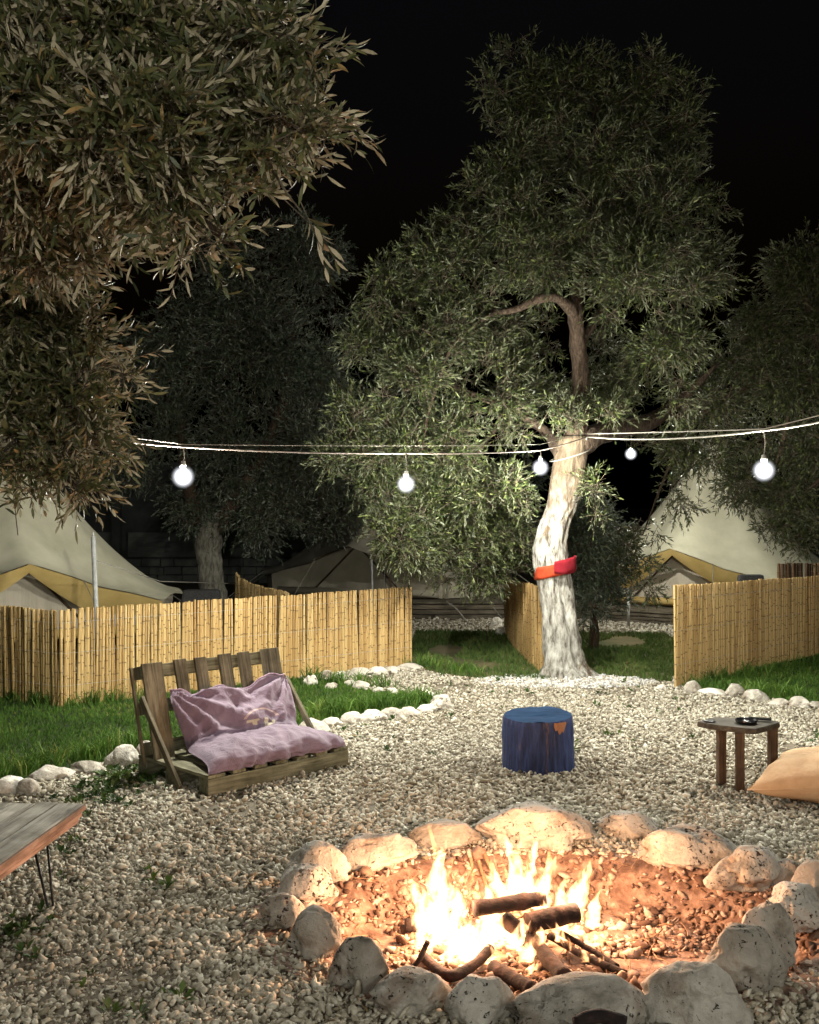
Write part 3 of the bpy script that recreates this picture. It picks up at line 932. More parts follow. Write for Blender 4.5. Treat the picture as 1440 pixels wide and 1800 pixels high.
# ---------------- main olive tree with the whitewashed trunk
def main_olive():
    D0 = 11.6
    base = G(998, 1188)
    root = empty('olive_tree', base)
    tag(root, 'tall olive tree with twisted whitewashed trunk in the middle of the yard', 'tree')
    spec = [(1000, 1196, 50), (993, 1165, 35), (988, 1128, 32), (984, 1090, 31), (978, 1045, 30), (972, 1000, 30), (968, 960, 28), (974, 925, 27), (987, 890, 27), (995, 850, 28), (1001, 805, 28), (1007, 768, 27)]
    path = smooth_path([W(u, v, D0) for u, v, r in spec], 70)
    rad = lerp_list([r * D0 / F for *_, r in spec], 70)
    seg = 44
    V, Fc = [], []
    for i, (p, r) in enumerate(zip(path, rad)):
        t = i / 69
        for k in range(seg):
            a = 2 * math.pi * k / seg
            # front of the trunk faces the camera (-y): a long cleft winds up it
            ca = 4.75 + 0.5 * math.sin(t * 5.5 + 0.6)
            dlt = math.atan2(math.sin(a - ca), math.cos(a - ca))
            cleft = -0.26 * math.exp(-(dlt / 0.16) ** 2) * (0.35 + 0.65 * math.sin(min(1, t * 1.25) * math.pi) ** 0.5 if t < 0.8 else 0.35)
            flare = 0.0
            if t < 0.16:
                flare = (0.16 - t) / 0.16 * (0.28 * max(0, math.cos(5 * a + 0.6)) + 0.22 * max(0, math.cos(a - 0.1)) ** 2)
            n1 = mnoise.noise(Vector((math.cos(a) * 1.3, math.sin(a) * 1.3, t * 5)))
            n2 = mnoise.noise(Vector((math.cos(a) * 4, math.sin(a) * 4, t * 9 + 7)))
            n3 = mnoise.noise(Vector((math.cos(a) * 11, math.sin(a) * 11, t * 34)))
            rr = r * (1 + cleft + flare + 0.15 * n1 + 0.14 * n2 + 0.08 * n3 + 0.05 * mnoise.noise(Vector((math.cos(a) * 20, math.sin(a) * 20, t * 12))))
            V.append(Vector((p.x + rr * math.cos(a), p.y + rr * math.sin(a) * 0.9, p.z)) - base)
    for i in range(69):
        for k in range(seg):
            a, b = i * seg + k, i * seg + (k + 1) % seg
            Fc.append((a, b, b + seg, a + seg))
    Fc.append(tuple(range(69 * seg, 70 * seg)))
    link('trunk', mesh_from('trunk', V, Fc, True), M['trunk'], root)
    B = M['bark']
    def px(pts, D=D0):
        return [W(u, v, D + d) for u, v, d in pts]
    limb('branch', px([(1002, 800, .05), (1016, 745, .0), (1022, 690, .05), (1019, 640, .1), (1016, 590, .05), (1012, 545, 0), (1022, 470, .1), (1040, 380, .1), (1030, 280, .1), (1050, 180, 0)]),
         [.16, .115, .098, .09, .085, .08, .06, .045, .03, .012], B, root, base, 50, 14, 0.2, 1)
    limb('branch', px([(1012, 560, 0), (1000, 540, -.1), (978, 524, -.2), (945, 526, -.2), (912, 542, -.1), (872, 548, 0), (820, 530, .2)]), [.07, .06, .052, .045, .04, .033, .015], B, root, base, 30, 10, 0.2, 2)
    limb('branch', px([(1008, 790, 0), (1040, 768, .1), (1085, 752, .5), (1140, 742, 1.0), (1200, 700, 1.4), (1260, 640, 1.5)]), [.15, .13, .12, .10, .06, .02], B, root, base, 34, 12, 0.15, 3)
    limb('branch', px([(990, 800, 0), (960, 760, .3), (900, 720, .3), (820, 690, .2), (740, 660, .1)]), [.10, .06, .05, .035, .015], B, root, base, 24, 8, 0.15, 4)
    limb('branch', px([(1016, 610, .05), (1060, 540, .3), (1110, 460, .2), (1150, 390, 0)]), [.06, .045, .03, .015], B, root, base, 20, 8, 0.15, 5)
    limb('branch', px([(1020, 480, .1), (960, 410, .2), (910, 330, .1), (880, 230, 0)]), [.05, .035, .025, .012], B, root, base, 20, 8, 0.15, 6)
    limb('branch', px([(870, 548, 0), (800, 600, -.2), (760, 700, -.3), (740, 800, -.3)]), [.03, .025, .02, .012], B, root, base, 20, 8, 0.15, 7)
    limb('branch', px([(900, 720, .5), (850, 780, .6), (800, 850, .6), (720, 900, .4)]), [.04, .03, .02, .01], B, root, base, 20, 8, 0.15, 8)
    spec = [(1010, 135, 60, 55, .1, 1), (900, 150, 75, 75, 0.1, 1), (985, 175, 85, 75, 0, .9), (1110, 130, 85, 75, 0, 1), (1170, 230, 90, 90, 0.2, 1), (1040, 260, 120, 100, -0.2, 1), (900, 280, 85, 90, 0, 1),
            (1215, 340, 80, 90, 0.2, 1), (1100, 380, 150, 110, -0.3, 1.1), (900, 400, 130, 100, 0, 1), (1230, 460, 85, 80, 0.1, 1), (1140, 500, 110, 80, -0.4, 1.1), (960, 460, 90, 60, -.2, .9),
            (790, 470, 80, 70, 0, 1), (700, 520, 70, 55, 0, .9), (830, 560, 90, 60, 0.2, .9), (745, 590, 100, 70, -0.2, 1), (720, 680, 80, 70, -0.2, 1.1), (830, 670, 100, 80, 0.1, 1), (930, 640, 50, 70, 0.6, .5),
            (625, 745, 65, 40, -0.1, 1.3), (600, 790, 40, 40, 0, 1.2), (650, 850, 60, 55, 0, 1.3), (690, 790, 75, 65, -0.1, 1.3), (720, 960, 60, 40, .2, 1.2), (820, 1000, 70, 30, .6, 1.2), (900, 930, 45, 70, .7, 1.2), (870, 1000, 50, 30, .8, 1.1), (930, 880, 30, 50, .5, 1), (800, 770, 80, 75, 0.1, 1.1), (880, 770, 55, 60, 0.2, 1), (890, 850, 45, 50, 0.1, 1.2), (830, 860, 65, 65, 0.3, 1), (750, 880, 70, 60, 0.3, 1), (690, 930, 60, 50, -.1, 1.6), (860, 940, 75, 60, 0.7, 1.2), (780, 950, 70, 50, 0.5, 1.2),
            (960, 590, 60, 50, 1.0, .8), (930, 680, 60, 60, 1.2, .9), (1060, 600, 45, 50, 1.3, .8), (1100, 680, 50, 60, 1.3, .9), (1000, 660, 60, 60, 1.6, .7), (660, 500, 45, 35, 0, 1.1), (650, 600, 40, 50, -.1, 1), (870, 590, 60, 50, .6, 1), (1010, 740, 60, 22, -.15, .8), (1120, 790, 50, 30, 1.2, .6), (930, 740, 40, 40, .1, 1), (1180, 600, 70, 60, 0, 1), (1200, 690, 45, 50, 0, .8), (1080, 660, 40, 40, 0.6, .25), (970, 720, 60, 30, -.1, .55), (1060, 720, 55, 22, -.2, .6), (1045, 850, 16, 40, -.25, 2.2), (1050, 905, 14, 30, -.25, 1.8)]
    rg = np.random.default_rng(5)
    crown_obj(root, 'crown', crown_clumps(spec, D0, 0.9), dict(n_sub=490, twigs_per=40, leaves_per=9, leaf_len=0.076, leaf_w=0.017, twig_len=0.16, sub_r=(0.10, 0.32), droop=0.2), M['olive'], base, rg)
    return base
main_olive()

# ---------------- foreground olive on the left
def near_olive():
    base = Vector((-2.55, 3.3, 0))
    root = empty('olive_tree', base)
    tag(root, 'near olive tree reaching in from the left with big fire-lit leaves', 'tree')
    B = M['bark']
    limb('trunk', [base, base + Vector((.05, 0, .7)), base + Vector((-.05, .1, 1.4)), base + Vector((.1, 0, 2.0))], [.26, .19, .17, .16], B, root, base, 26, 16, 0.2, 1)
    limb('branch', [base + Vector((.1, 0, 1.95)), W(-160, 560, 3.6), W(-20, 420, 3.4), W(140, 300, 3.1), W(330, 210, 3.0), W(500, 120, 2.95)], [.12, .08, .05, .035, .02, .006], B, root, base, 30, 8, 0.15, 2)
    limb('branch', [W(-20, 420, 3.4), W(60, 330, 3.2), W(180, 120, 3.0), W(300, -40, 2.9)], [.05, .03, .02, .008], B, root, base, 20, 8, 0.15, 3)
    limb('branch', [base + Vector((.0, .1, 1.6)), W(-200, 760, 4.2), W(-60, 700, 4.2), W(60, 650, 4.1), W(190, 640, 4.1)], [.10, .05, .035, .02, .006], B, root, base, 24, 8, 0.15, 4)
    limb('branch', [W(-60, 700, 4.2), W(30, 760, 4.15), W(110, 830, 4.1), W(150, 880, 4.1)], [.03, .02, .012, .005], B, root, base, 18, 8, 0.15, 5)
    limb('branch', [W(140, 300, 3.1), W(260, 330, 3.0), W(370, 400, 2.95), W(420, 440, 2.95)], [.03, .02, .012, .005], B, root, base, 18, 8, 0.15, 6)
    spec = [(40, 60, 120, 110, 0, 1), (190, 60, 120, 110, -.1, 1), (340, 70, 110, 100, 0, 1), (470, 70, 75, 70, 0, 1), (530, 110, 50, 60, 0, .9), (60, 200, 120, 90, -.1, 1), (220, 210, 120, 90, -.2, 1), (370, 200, 110, 80, 0, 1), (490, 215, 75, 60, 0, 1), (545, 250, 40, 45, 0, .9),
            (60, 330, 110, 80, .2, 1), (200, 320, 110, 70, .2, 1), (330, 330, 100, 60, 0, 1), (440, 300, 70, 50, 0, .9), (360, 415, 55, 40, 0, 1), (400, 450, 25, 25, 0, .8), (50, 440, 100, 60, .5, 1), (150, 440, 60, 50, .5, .9), (110, 510, 50, 30, .6, .7)]
    rg = np.random.default_rng(21)
    args = dict(n_sub=250, twigs_per=12, leaves_per=11, leaf_len=0.055, leaf_w=0.011, twig_len=0.12, sub_r=(0.06, 0.13), droop=0.2, near=True)
    cl = crown_clumps(spec, 2.95, 0.8)
    crown_obj(root, 'foliage', cl, args, M['olive_near'], base, rg, 0.0016, pick=230)
    spec = [(20, 560, 90, 60, -.1, 1), (110, 590, 70, 60, 0, 1), (185, 640, 50, 35, 0, .8), (40, 660, 90, 60, 0, 1), (130, 690, 70, 55, 0, 1), (60, 760, 80, 50, 0, 1), (150, 760, 50, 45, 0, .9), (90, 830, 60, 40, 0, 1), (140, 850, 40, 35, 0, .9), (20, 850, 40, 40, 0, .5), (12, 915, 18, 25, -.3, 1)]
    args = dict(n_sub=130, twigs_per=13, leaves_per=11, leaf_len=0.056, leaf_w=0.011, twig_len=0.13, sub_r=(0.07, 0.14), droop=0.2, near=True)
    crown_obj(root, 'foliage', crown_clumps(spec, 4.1, 0.8), args, M['olive_near'], base, np.random.default_rng(22), 0.0018, pick=70)
    # one loose hanging spray against the dark sky
    spec = [(535, 375, 10, 22, 0, 1)]
    args = dict(n_sub=1, twigs_per=4, leaves_per=10, leaf_len=0.066, leaf_w=0.014, twig_len=0.12, sub_r=(0.02, 0.03), droop=0.9, near=True)
    crown_obj(root, 'foliage', crown_clumps(spec, 2.95, 0.8), args, M['olive_near'], base, np.random.default_rng(23), 0.0016)
    limb('branch', [W(480, 300, 2.95), W(505, 340, 2.95), W(530, 372, 2.95)], [.004, .003, .002], M['twig'], root, base, 8, 6, 0.05, 7)
near_olive()

# ---------------- trees behind
def back_olive(label, base, trunk_pts, trunk_r, branches, spec, D0, args, mat, seed, trunk_mat='bark', depth=0.7):
    root = empty('olive_tree', base)
    tag(root, label, 'tree', None)
    limb('trunk', trunk_pts, trunk_r, M[trunk_mat], root, base, 28, 16, 0.22, seed)
    for k, (pts, rad) in enumerate(branches):
        limb('branch', pts, rad, M['bark'], root, base, 18, 8, 0.15, seed + k)
    crown_obj(root, 'crown', crown_clumps(spec, D0, depth), args, mat, base, np.random.default_rng(seed), 0.003)

D1 = 17.0
b1 = Vector((W(372, 900, D1).x, D1, 0))
back_olive('dark olive tree with pale trunk behind the left cane screen', b1,
           [b1, W(374, 1060, D1), W(370, 1000, D1), W(366, 950, D1), W(372, 900, D1)], [.30, .22, .20, .21, .2],
           [([W(368, 945, D1), W(330, 850, D1), W(320, 700, D1), W(360, 560, D1)], [.15, .1, .07, .02]), ([W(370, 940, D1), W(440, 840, D1), W(500, 700, D1), W(520, 520, D1)], [.15, .11, .08, .02])],
           [(400, 520, 110, 110, 0, 1), (520, 470, 95, 90, 0, 1), (590, 520, 45, 110, .3, .8), (300, 600, 110, 110, 0, 1), (450, 640, 130, 110, -.2, 1), (570, 660, 70, 90, 0, .9), (290, 740, 100, 90, 0, 1), (420, 790, 110, 80, -.2, 1), (540, 790, 90, 90, 0, 1), (350, 880, 100, 60, 0, 1), (470, 900, 90, 60, 0, 1), (570, 900, 60, 60, .4, .8), (220, 650, 60, 90, .4, .8), (240, 830, 60, 60, .3, .8)],
           D1, dict(n_sub=300, twigs_per=30, leaves_per=7, leaf_len=0.09, leaf_w=0.024, twig_len=0.16, sub_r=(0.2, 0.46), droop=0.3), M['olive_far'], 31, 'grey_trunk')
D2 = 13.4
b2 = Vector((6.6, 14.2, 0))
back_olive('olive tree at the right edge drooping over the right tent', b2,
           [b2, b2 + Vector((-.1, 0, .8)), b2 + Vector((-.2, -.1, 1.6)), b2 + Vector((-.5, -.2, 2.3))], [.34, .26, .24, .2],
           [([b2 + Vector((-.5, -.2, 2.2)), W(1470, 690, D2), W(1390, 660, D2), W(1290, 690, D2), W(1200, 760, D2)], [.16, .12, .09, .06, .015]),
            ([W(1470, 690, D2), W(1430, 560, D2), W(1390, 460, D2)], [.1, .06, .015]), ([W(1390, 660, D2), W(1380, 760, D2), W(1350, 860, D2)], [.05, .03, .01]),
            ([b2 + Vector((-.5, -.2, 2.2)), W(1480, 820, D2), W(1420, 860, D2)], [.1, .05, .015]), ([W(1200, 760, D2), W(1160, 860, D2), W(1130, 940, D2)], [.02, .015, .008])],
           [(1400, 470, 65, 65, 0, 1), (1450, 560, 70, 80, 0, 1), (1350, 570, 65, 70, 0, 1), (1300, 660, 80, 55, 0, 1), (1410, 680, 90, 70, 0, 1), (1240, 720, 70, 45, 0, 1), (1340, 770, 70, 45, .2, 1), (1440, 780, 60, 70, 0, 1), (1250, 800, 60, 40, .2, .9), (1180, 770, 45, 40, 0, .8), (1310, 850, 55, 45, .2, 1), (1400, 880, 60, 60, .2, 1), (1350, 930, 45, 35, .3, .8), (1430, 950, 40, 30, 0, .8),
            (1190, 870, 35, 38, 0, .9), (1150, 930, 38, 30, 0, .8), (1110, 985, 40, 35, 0, .9), (1130, 1030, 35, 25, 0, .8)],
           D2, dict(n_sub=260, twigs_per=30, leaves_per=8, leaf_len=0.075, leaf_w=0.017, twig_len=0.14, sub_r=(0.13, 0.34), droop=0.45), M['olive'], 47)
D3 = 13.6
b3 = Vector((W(1050, 900, D3).x, D3 + .2, 0))
back_olive('dark bushy olive shrub right behind the whitewashed trunk', b3,
           [b3, b3 + Vector((0, 0, .4)), b3 + Vector((.05, 0, .8)), b3 + Vector((.0, 0, 1.3))], [.07, .05, .04, .02],
           [([b3 + Vector((.05, 0, .6)), b3 + Vector((.3, 0, 1.2))], [.03, .01])],
           [(1050, 930, 50, 60, 0, 1), (1060, 1010, 45, 50, 0, 1), (1030, 1060, 30, 30, 0, .8), (1020, 960, 35, 60, 0, .9), (1080, 1060, 25, 20, 0, .6)],
           D3, dict(n_sub=70, twigs_per=30, leaves_per=8, leaf_len=0.072, leaf_w=0.017, twig_len=0.14, sub_r=(0.14, 0.28), droop=0.3), M['olive_far'], 53)
D4 = 23.0
b4 = Vector((W(640, 900, D4).x, D4, 0))
back_olive('far dark olive tree behind the middle tent', b4,
           [b4, b4 + Vector((0, 0, 1)), b4 + Vector((.1, 0, 2)), b4 + Vector((0, 0, 3))], [.3, .25, .22, .15],
           [([b4 + Vector((0, 0, 2)), b4 + Vector((1, 0, 4))], [.12, .02]), ([b4 + Vector((0, 0, 2)), b4 + Vector((-1.4, 0, 4))], [.12, .02])],
           [(600, 760, 120, 90, 0, 1), (700, 740, 100, 80, 0, 1), (640, 850, 130, 70, 0, 1), (520, 830, 90, 80, 0, 1), (780, 850, 90, 80, 0, 1), (880, 880, 80, 70, 0, 1)],
           D4, dict(n_sub=90, twigs_per=26, leaves_per=8, leaf_len=0.15, leaf_w=0.04, twig_len=0.35, sub_r=(0.4, 0.7), droop=0.3), M['olive_far'], 61)

# ================================================================== CANE SCREENS
def cane_mesh(seed, mat):
    rg = random.Random(seed)
    seg = 6
    zs = [0.0]
    nodes = []
    z = rg.uniform(0.05, 0.22)
    while z < 0.97:
        nodes.append(z); z += rg.uniform(0.13, 0.24)
    rings = [(0.0, 1.0, 0.0)]
    for q in nodes:
        rings += [(q - 0.010, 1.0, 0.0), (q, 1.22, 0.85), (q + 0.010, 1.0, 0.0)]
    rings.append((1.0, 0.96, 0.0))
    V, Fc, A = [], [], []
    bx, by = rg.uniform(-.35, .35), rg.uniform(-.35, .35)
    for (z, r, nd) in rings:
        ox, oy = bx * math.sin(z * 3.1), by * math.sin(z * 3.1)
        for k in range(seg):
            a = 2 * math.pi * k / seg
            V.append((r * math.cos(a) + ox, r * math.sin(a) + oy, z)); A.append(nd)
    for i in range(len(rings) - 1):
        for k in range(seg):
            a, b = i * seg + k, i * seg + (k + 1) % seg
            Fc.append((a, b, b + seg, a + seg))
    Fc.append(tuple(range((len(rings) - 1) * seg, len(rings) * seg)))
    me = mesh_from('cane', V, Fc, True)
    at = me.attributes.new('node', 'FLOAT', 'POINT')
    at.data.foreach_set('value', A)
    me.materials.append(mat)
    return me
CANES = [cane_mesh(i, M['cane']) for i in range(14)]
CANES_DARK = [cane_mesh(40 + i, M['cane_dark']) for i in range(6)]

def screen(path, label, width=0.022, meshes=CANES, seed=0, jit=0.007):
    """path rows (x, y, height)"""
    rg = random.Random(seed)
    p0 = Vector((path[0][0], path[0][1], 0))
    root = empty('cane_screen', p0)
    tag(root, label, 'fence')
    for (a, b) in zip(path[:-1], path[1:]):
        A, B = Vector(a[:2]), Vector(b[:2])
        L = (B - A).length
        d = (B - A) / L
        nrm = Vector((-d.y, d.x))
        s = 0.0
        while s < L:
            w = width * rg.uniform(0.72, 1.2)
            t = (s + w / 2) / L
            h = a[2] + (b[2] - a[2]) * t + rg.uniform(-1, 0.6) * jit + 0.012 * mnoise.noise(Vector((s * 2.5, seed, 0)))
            if rg.random() < 0.05: h += rg.uniform(-.03, .012)
            q = A + d * (s + w / 2) + nrm * rg.uniform(-.007, .007)
            o = bpy.data.objects.new('cane', meshes[rg.randrange(len(meshes))])
            C.objects.link(o); o.parent = root
            o.location = (q.x - p0.x, q.y - p0.y, -0.01)
            o.rotation_euler = (rg.gauss(0, .008), rg.gauss(0, .012), rg.uniform(0, 6.28))
            o.scale = (w * 0.55, w * 0.55, h)
            s += w * 0.94
    # wires binding the canes
    for zf in (0.22, 0.55, 0.86):
        pts = []
        for (a, b) in zip(path[:-1], path[1:]):
            A, B = Vector(a[:2]), Vector(b[:2]); d = (B - A).normalized(); nrm = Vector((d.y, -d.x))
            for k in range(9):
                t = k / 8
                q = A.lerp(B, t) + nrm * 0.021
                pts.append(Vector((q.x - p0.x, q.y - p0.y, (a[2] + (b[2] - a[2]) * t) * zf)))
        V, Fc = tube_vf(pts, 0.0015, 4)
        link('binding_wire', mesh_from('binding_wire', V, Fc), M['grey_metal'], root)
    return root

def gp(u, v, h):
    p = G(u, v); return (p.x, p.y, h)
screen([gp(-45, 1225, .90), gp(0, 1229, .895), gp(108, 1244, .892), gp(200, 1233, .90), gp(430, 1203, .895), gp(722, 1167, .90)], 'long golden bamboo cane screen behind the pallet seat', seed=1)
screen([gp(955, 1186, .95), gp(925, 1162, .93), gp(896, 1130, .84), (1.36, 15.3, .80)], 'short cane screen running back behind the whitewashed trunk', seed=2)
screen([(2.82, 11.15, 1.0), gp(1188, 1208, 1.04), gp(1240, 1196, 1.02), gp(1340, 1172, 1.0), gp(1440, 1150, .97), gp(1540, 1132, .97)], 'bamboo cane screen at the right in front of the right tent', seed=3, width=0.019)
q0, q1 = W(415, 1012, 15.0), W(505, 1040, 12.9)
screen([(q0.x, q0.y, .92), (q0.x + .06, q0.y - .12, .84), ((q0.x * 2 + q1.x) / 3, (q0.y * 2 + q1.y) / 3, .80), (q1.x, q1.y, .80)], 'small cane screen seen above the long screen beside the pale trunk', seed=4, width=0.034)
q0, q1 = W(1368, 1000, 16.2), W(1475, 1000, 16.4)
screen([(q0.x, q0.y, .96), (q1.x, q1.y, .96)], 'dark old reed screen at the far right edge', seed=5, width=0.045, meshes=CANES_DARK)

# ================================================================== TENTS
def bell_tent(label, cen, door_dir, R, H, deck, seed, deck_span=(-2.7, 2.7), canvas=('canvas', 'canvas_grey', 'canvas_tan'), flap=True):
    """deck: height of the platform; door_dir: direction of the entrance in plan"""
    root = empty('bell_tent', (cen[0], cen[1], 0))
    tag(root, label, 'tent')
    a0 = math.atan2(door_dir[1], door_dir[0])
    nt_, nr = 96, 16
    zE, zA = 0.62, 1.16            # eave height at the back / at the porch apex, above the ground
    V, Fc = [], []
    half = math.radians(44)
    def eave(a):
        d = math.atan2(math.sin(a - a0), math.cos(a - a0))
        k = max(0.0, 1 - abs(d) / half)
        # panel scallops between guy ropes
        sc_ = 0.06 * abs(math.sin(8 * (a - a0)))
        r = R * (1.0 + 0.03 * k) - sc_ * (1 - k)
        if abs(d) < half:           # straight line of the porch front
            r = R * math.cos(half) / math.cos(d) * (1 + 0.14 * k)
            r = max(r, R * 0.86)
        return r, zE + (zA - zE) * k ** 1.15 + 0.05 * abs(math.sin(8 * (a - a0))) * (1 - k)
    for i in range(nr + 1):
        t = i / nr
        for k in range(nt_):
            a = 2 * math.pi * k / nt_
            r, ze = eave(a)
            prof = t ** 1.0
            z = ze + (H - ze) * (1 - prof) ** 1.55
            fold = 0.018 * math.sin(16 * (a - a0)) * math.sin(t * math.pi) + 0.03 * mnoise.noise(Vector((math.cos(a) * 2.5, math.sin(a) * 2.5, t * 3 + seed)))
            rr = r * prof + fold * prof
            V.append((rr * math.cos(a) + 0.03 * (1 - t) * math.cos(a), rr * math.sin(a) + 0.03 * (1 - t) * math.sin(a), z))
    for i in range(nr):
        for k in range(nt_):
            a, b = i * nt_ + k, i * nt_ + (k + 1) % nt_
            Fc.append((a, a + nt_, b + nt_, b))
    link('roof', mesh_from('roof', V, Fc, True), M[canvas[0]], root)
    # low wall under the eave, set in a little
    V, Fc = [], []
    for i, zz in enumerate((1.0, 0.5, 0.0)):
        for k in range(nt_):
            a = 2 * math.pi * k / nt_
            r, ze = eave(a)
            rr = r * 0.94 + 0.02 * math.sin(20 * a + i)
            V.append((rr * math.cos(a), rr * math.sin(a), deck + (ze - deck + 0.02) * zz))
    keep_d = half * 0.98
    for i in range(2):
        for k in range(nt_):
            am = 2 * math.pi * (k + .5) / nt_
            d = abs(math.atan2(math.sin(am - a0), math.cos(am - a0)))
            if d < keep_d: continue
            a, b = i * nt_ + k, i * nt_ + (k + 1) % nt_
            Fc.append((a, a + nt_, b + nt_, b))
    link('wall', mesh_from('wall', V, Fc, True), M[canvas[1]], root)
    # recessed A-frame entrance
    ex = Vector((-math.sin(a0), math.cos(a0), 0)); ey = Vector((math.cos(a0), math.sin(a0), 0))
    yd = R * math.cos(half) * 0.99
    hw = R * math.sin(half) * 0.98
    V, Fc = [], []
    nx, nz = 28, 8
    for j in range(nz + 1):
        for i in range(nx + 1):
            s = -1 + 2 * i / nx
            top = zE + (zA - zE) * (1 - abs(s)) ** 1.1 + .03
            z = deck + (top - deck) * j / nz
            y = yd - 0.10 + 0.025 * math.sin(s * 17 + seed) * (1 - j / nz * .6)
            V.append(ex * (hw * s) + ey * y + Vector((0, 0, z)))
    for j in range(nz):
        for i in range(nx):
            a = j * (nx + 1) + i
            Fc.append((a, a + 1, a + nx + 2, a + nx + 1))
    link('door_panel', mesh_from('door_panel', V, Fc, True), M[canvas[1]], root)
    # tan awning strips hanging along both slanted edges of the porch
    for sgn in (-1, 1):
        V, Fc = [], []
        n = 14
        for i in range(n + 1):
            s = i / n
            d = s * half * sgn
            r, ze = eave(a0 + d)
            out = Vector((r * math.cos(a0 + d) * 1.004, r * math.sin(a0 + d) * 1.004, ze - 0.012))
            wd = 0.30 * (0.35 + 0.65 * math.sin(s * math.pi) + .25 * s)
            V += [out, out + Vector((0, 0, -wd * 0.55)) - ey * wd * 0.28, out + Vector((0, 0, -wd)) - ey * wd * 0.62]
        for i in range(n):
            for c in range(2):
                a = i * 3 + c
                Fc.append((a, a + 1, a + 4, a + 3))
        if flap:
            link('awning_strip', mesh_from('awning_strip', V, Fc, True), M[canvas[2]], root)
    # mud flap of folded tan canvas above the deck, slanted poles, centre pole tip
    box_ = []
    V, Fc = tube_vf([ex * (-hw * .9) + ey * (yd - .05) + Vector((0, 0, deck + .07)), ex * (hw * .9) + ey * (yd - .05) + Vector((0, 0, deck + .07))], 0.06, 10)
    link('rolled_door_flap', mesh_from('rolled_door_flap', V, Fc, True), M[canvas[2]], root)
    for sgn in (-1, 1):
        V, Fc = tube_vf([ey * (yd - .07) + Vector((0, 0, zA)), ex * (hw * .55 * sgn) + ey * (yd - .07) + Vector((0, 0, deck))], 0.016, 8)
        link('frame_pole', mesh_from('frame_pole', V, Fc, True), M['stool'], root)
    V, Fc = tube_vf([(0, 0, deck), (0, 0, H + .06)], 0.03, 8)
    link('centre_pole', mesh_from('centre_pole', V, Fc, True), M['grey_metal'], root)
    for k in range(10):
        a = a0 + (k + .5) * 2 * math.pi / 10
        r, ze = eave(a)
        V, Fc = tube_vf([(r * math.cos(a), r * math.sin(a), ze), (r * 1.38 * math.cos(a), r * 1.38 * math.sin(a), .05)], 0.006, 4)
        link('guy_rope', mesh_from('guy_rope', V, Fc), M['rope'], root)
    return root

def tent_deck(label, cx, cy, x0, x1, y0, y1, top, rz):
    root = empty('wooden_deck', (cx, cy, 0), rz)
    tag(root, label, 'deck')
    y = y0; k = 0
    while y < y1 - .02:
        box('plank', x0, x1, y + .004, y + .138, top - .03, top + .002 * (k % 3), M['deck'], root, 0.004, 0.006, k)
        y += .142; k += 1
    n = 3
    for i in range(n):
        z0 = .01 + (top - .04) * i / n
        box('fascia_board', x0 - .01, x1 + .01, y0 - .03, y0 - .003 + .002 * i, z0, z0 + (top - .04) / n - .012, M['deck'], root, 0.004, 0.006, 40 + i)
    m = 5
    for i in range(m):
        x = x0 + .1 + (x1 - x0 - .2) * i / (m - 1)
        box('support_post', x - .05, x + .05, y0 + .06, y0 + .16, -.02, top - .032, M['deck'], root, 0.004)
    return root

bell_tent('cream bell tent with tan porch behind the right cane screen', (5.15, 18.4), (-1.25, -1.9), 2.35, 3.0, 0.22, 1)
tent_deck('low wooden deck under the right bell tent', 5.15, 18.4, -2.4, 2.4, -2.35, -0.2, 0.20, math.atan2(-1.9, -1.25) + math.pi / 2)
bell_tent('cream bell tent at the left edge behind the cane screen corner', (-5.45, 14.3), (1.15, -1.95), 2.42, 3.15, 0.2, 2)
bell_tent('shade-darkened bell tent in the middle behind the long cane screen', (-.35, 19.6), (-.35, -1.0), 2.35, 2.7, 0.3, 3, canvas=('canvas_shade', 'canvas_shade', 'canvas_shade'), flap=False)
tent_deck('stepped plank deck of the middle tent beyond the worn grass', 0.6, 19.2, -3.0, 1.55, -2.0, -0.1, 0.28, 0)

def pole(label, u0, v0, u1, v1, D, r, mat='grey_metal'):
    top = W(u0, v0, D); bot = W(u1, v1, D); bot.z = 0 - .02
    root = empty('tent_pole', (bot.x, bot.y, 0))
    tag(root, label, 'pole')
    V, Fc = tube_vf([Vector((0, 0, -.02)), (top - Vector((bot.x, bot.y, 0)))], r, 10)
    link('shaft', mesh_from('shaft', V, Fc, True), M[mat], root)
    V, Fc = tube_vf([top - Vector((bot.x, bot.y, 0)) + Vector((0, 0, -.004)), top - Vector((bot.x, bot.y, 0)) + Vector((0, 0, .05))], r * .45, 8)
    link('spike', mesh_from('spike', V, Fc, True), M[mat], root)
    return root
pole('grey metal pole standing before the left tent porch', 164, 943, 174, 1130, 11.6, .026)
pole('thin pole in front of the middle tent', 653, 980, 656, 1090, 16.6, .018)
pole('short pale post at the corner of the right tent deck', 1105, 1040, 1105, 1102, 16.0, .022)

# guy line running right from the left tent, and the pale stake by the middle deck
def line_obj(name, label, cat, pts, r, mat, seg=5):
    o0 = Vector((pts[0][0], pts[0][1], pts[0][2]))
    V, Fc = tube_vf([Vector(p) - o0 for p in pts], r, seg)
    o = link(name, mesh_from(name, V, Fc, True), M[mat])
    o.location = o0
    tag(o, label, cat)
    return o
line_obj('guy_line', 'thin pale guy line stretched from the left tent past the pale trunk', 'rope', [W(168, 985, 11.6), W(282, 1022, 13), W(415, 1026, 14.9)], .006, 'rope')
a = W(790, 1062, 16.9); b = G(822, 1095)
line_obj('stake', 'pale stick leaning on the middle deck edge', 'stick', smooth_path([W(785, 1058, 17.0), W(802, 1070, 16.9), b], 8), .014, 'rope', 6)

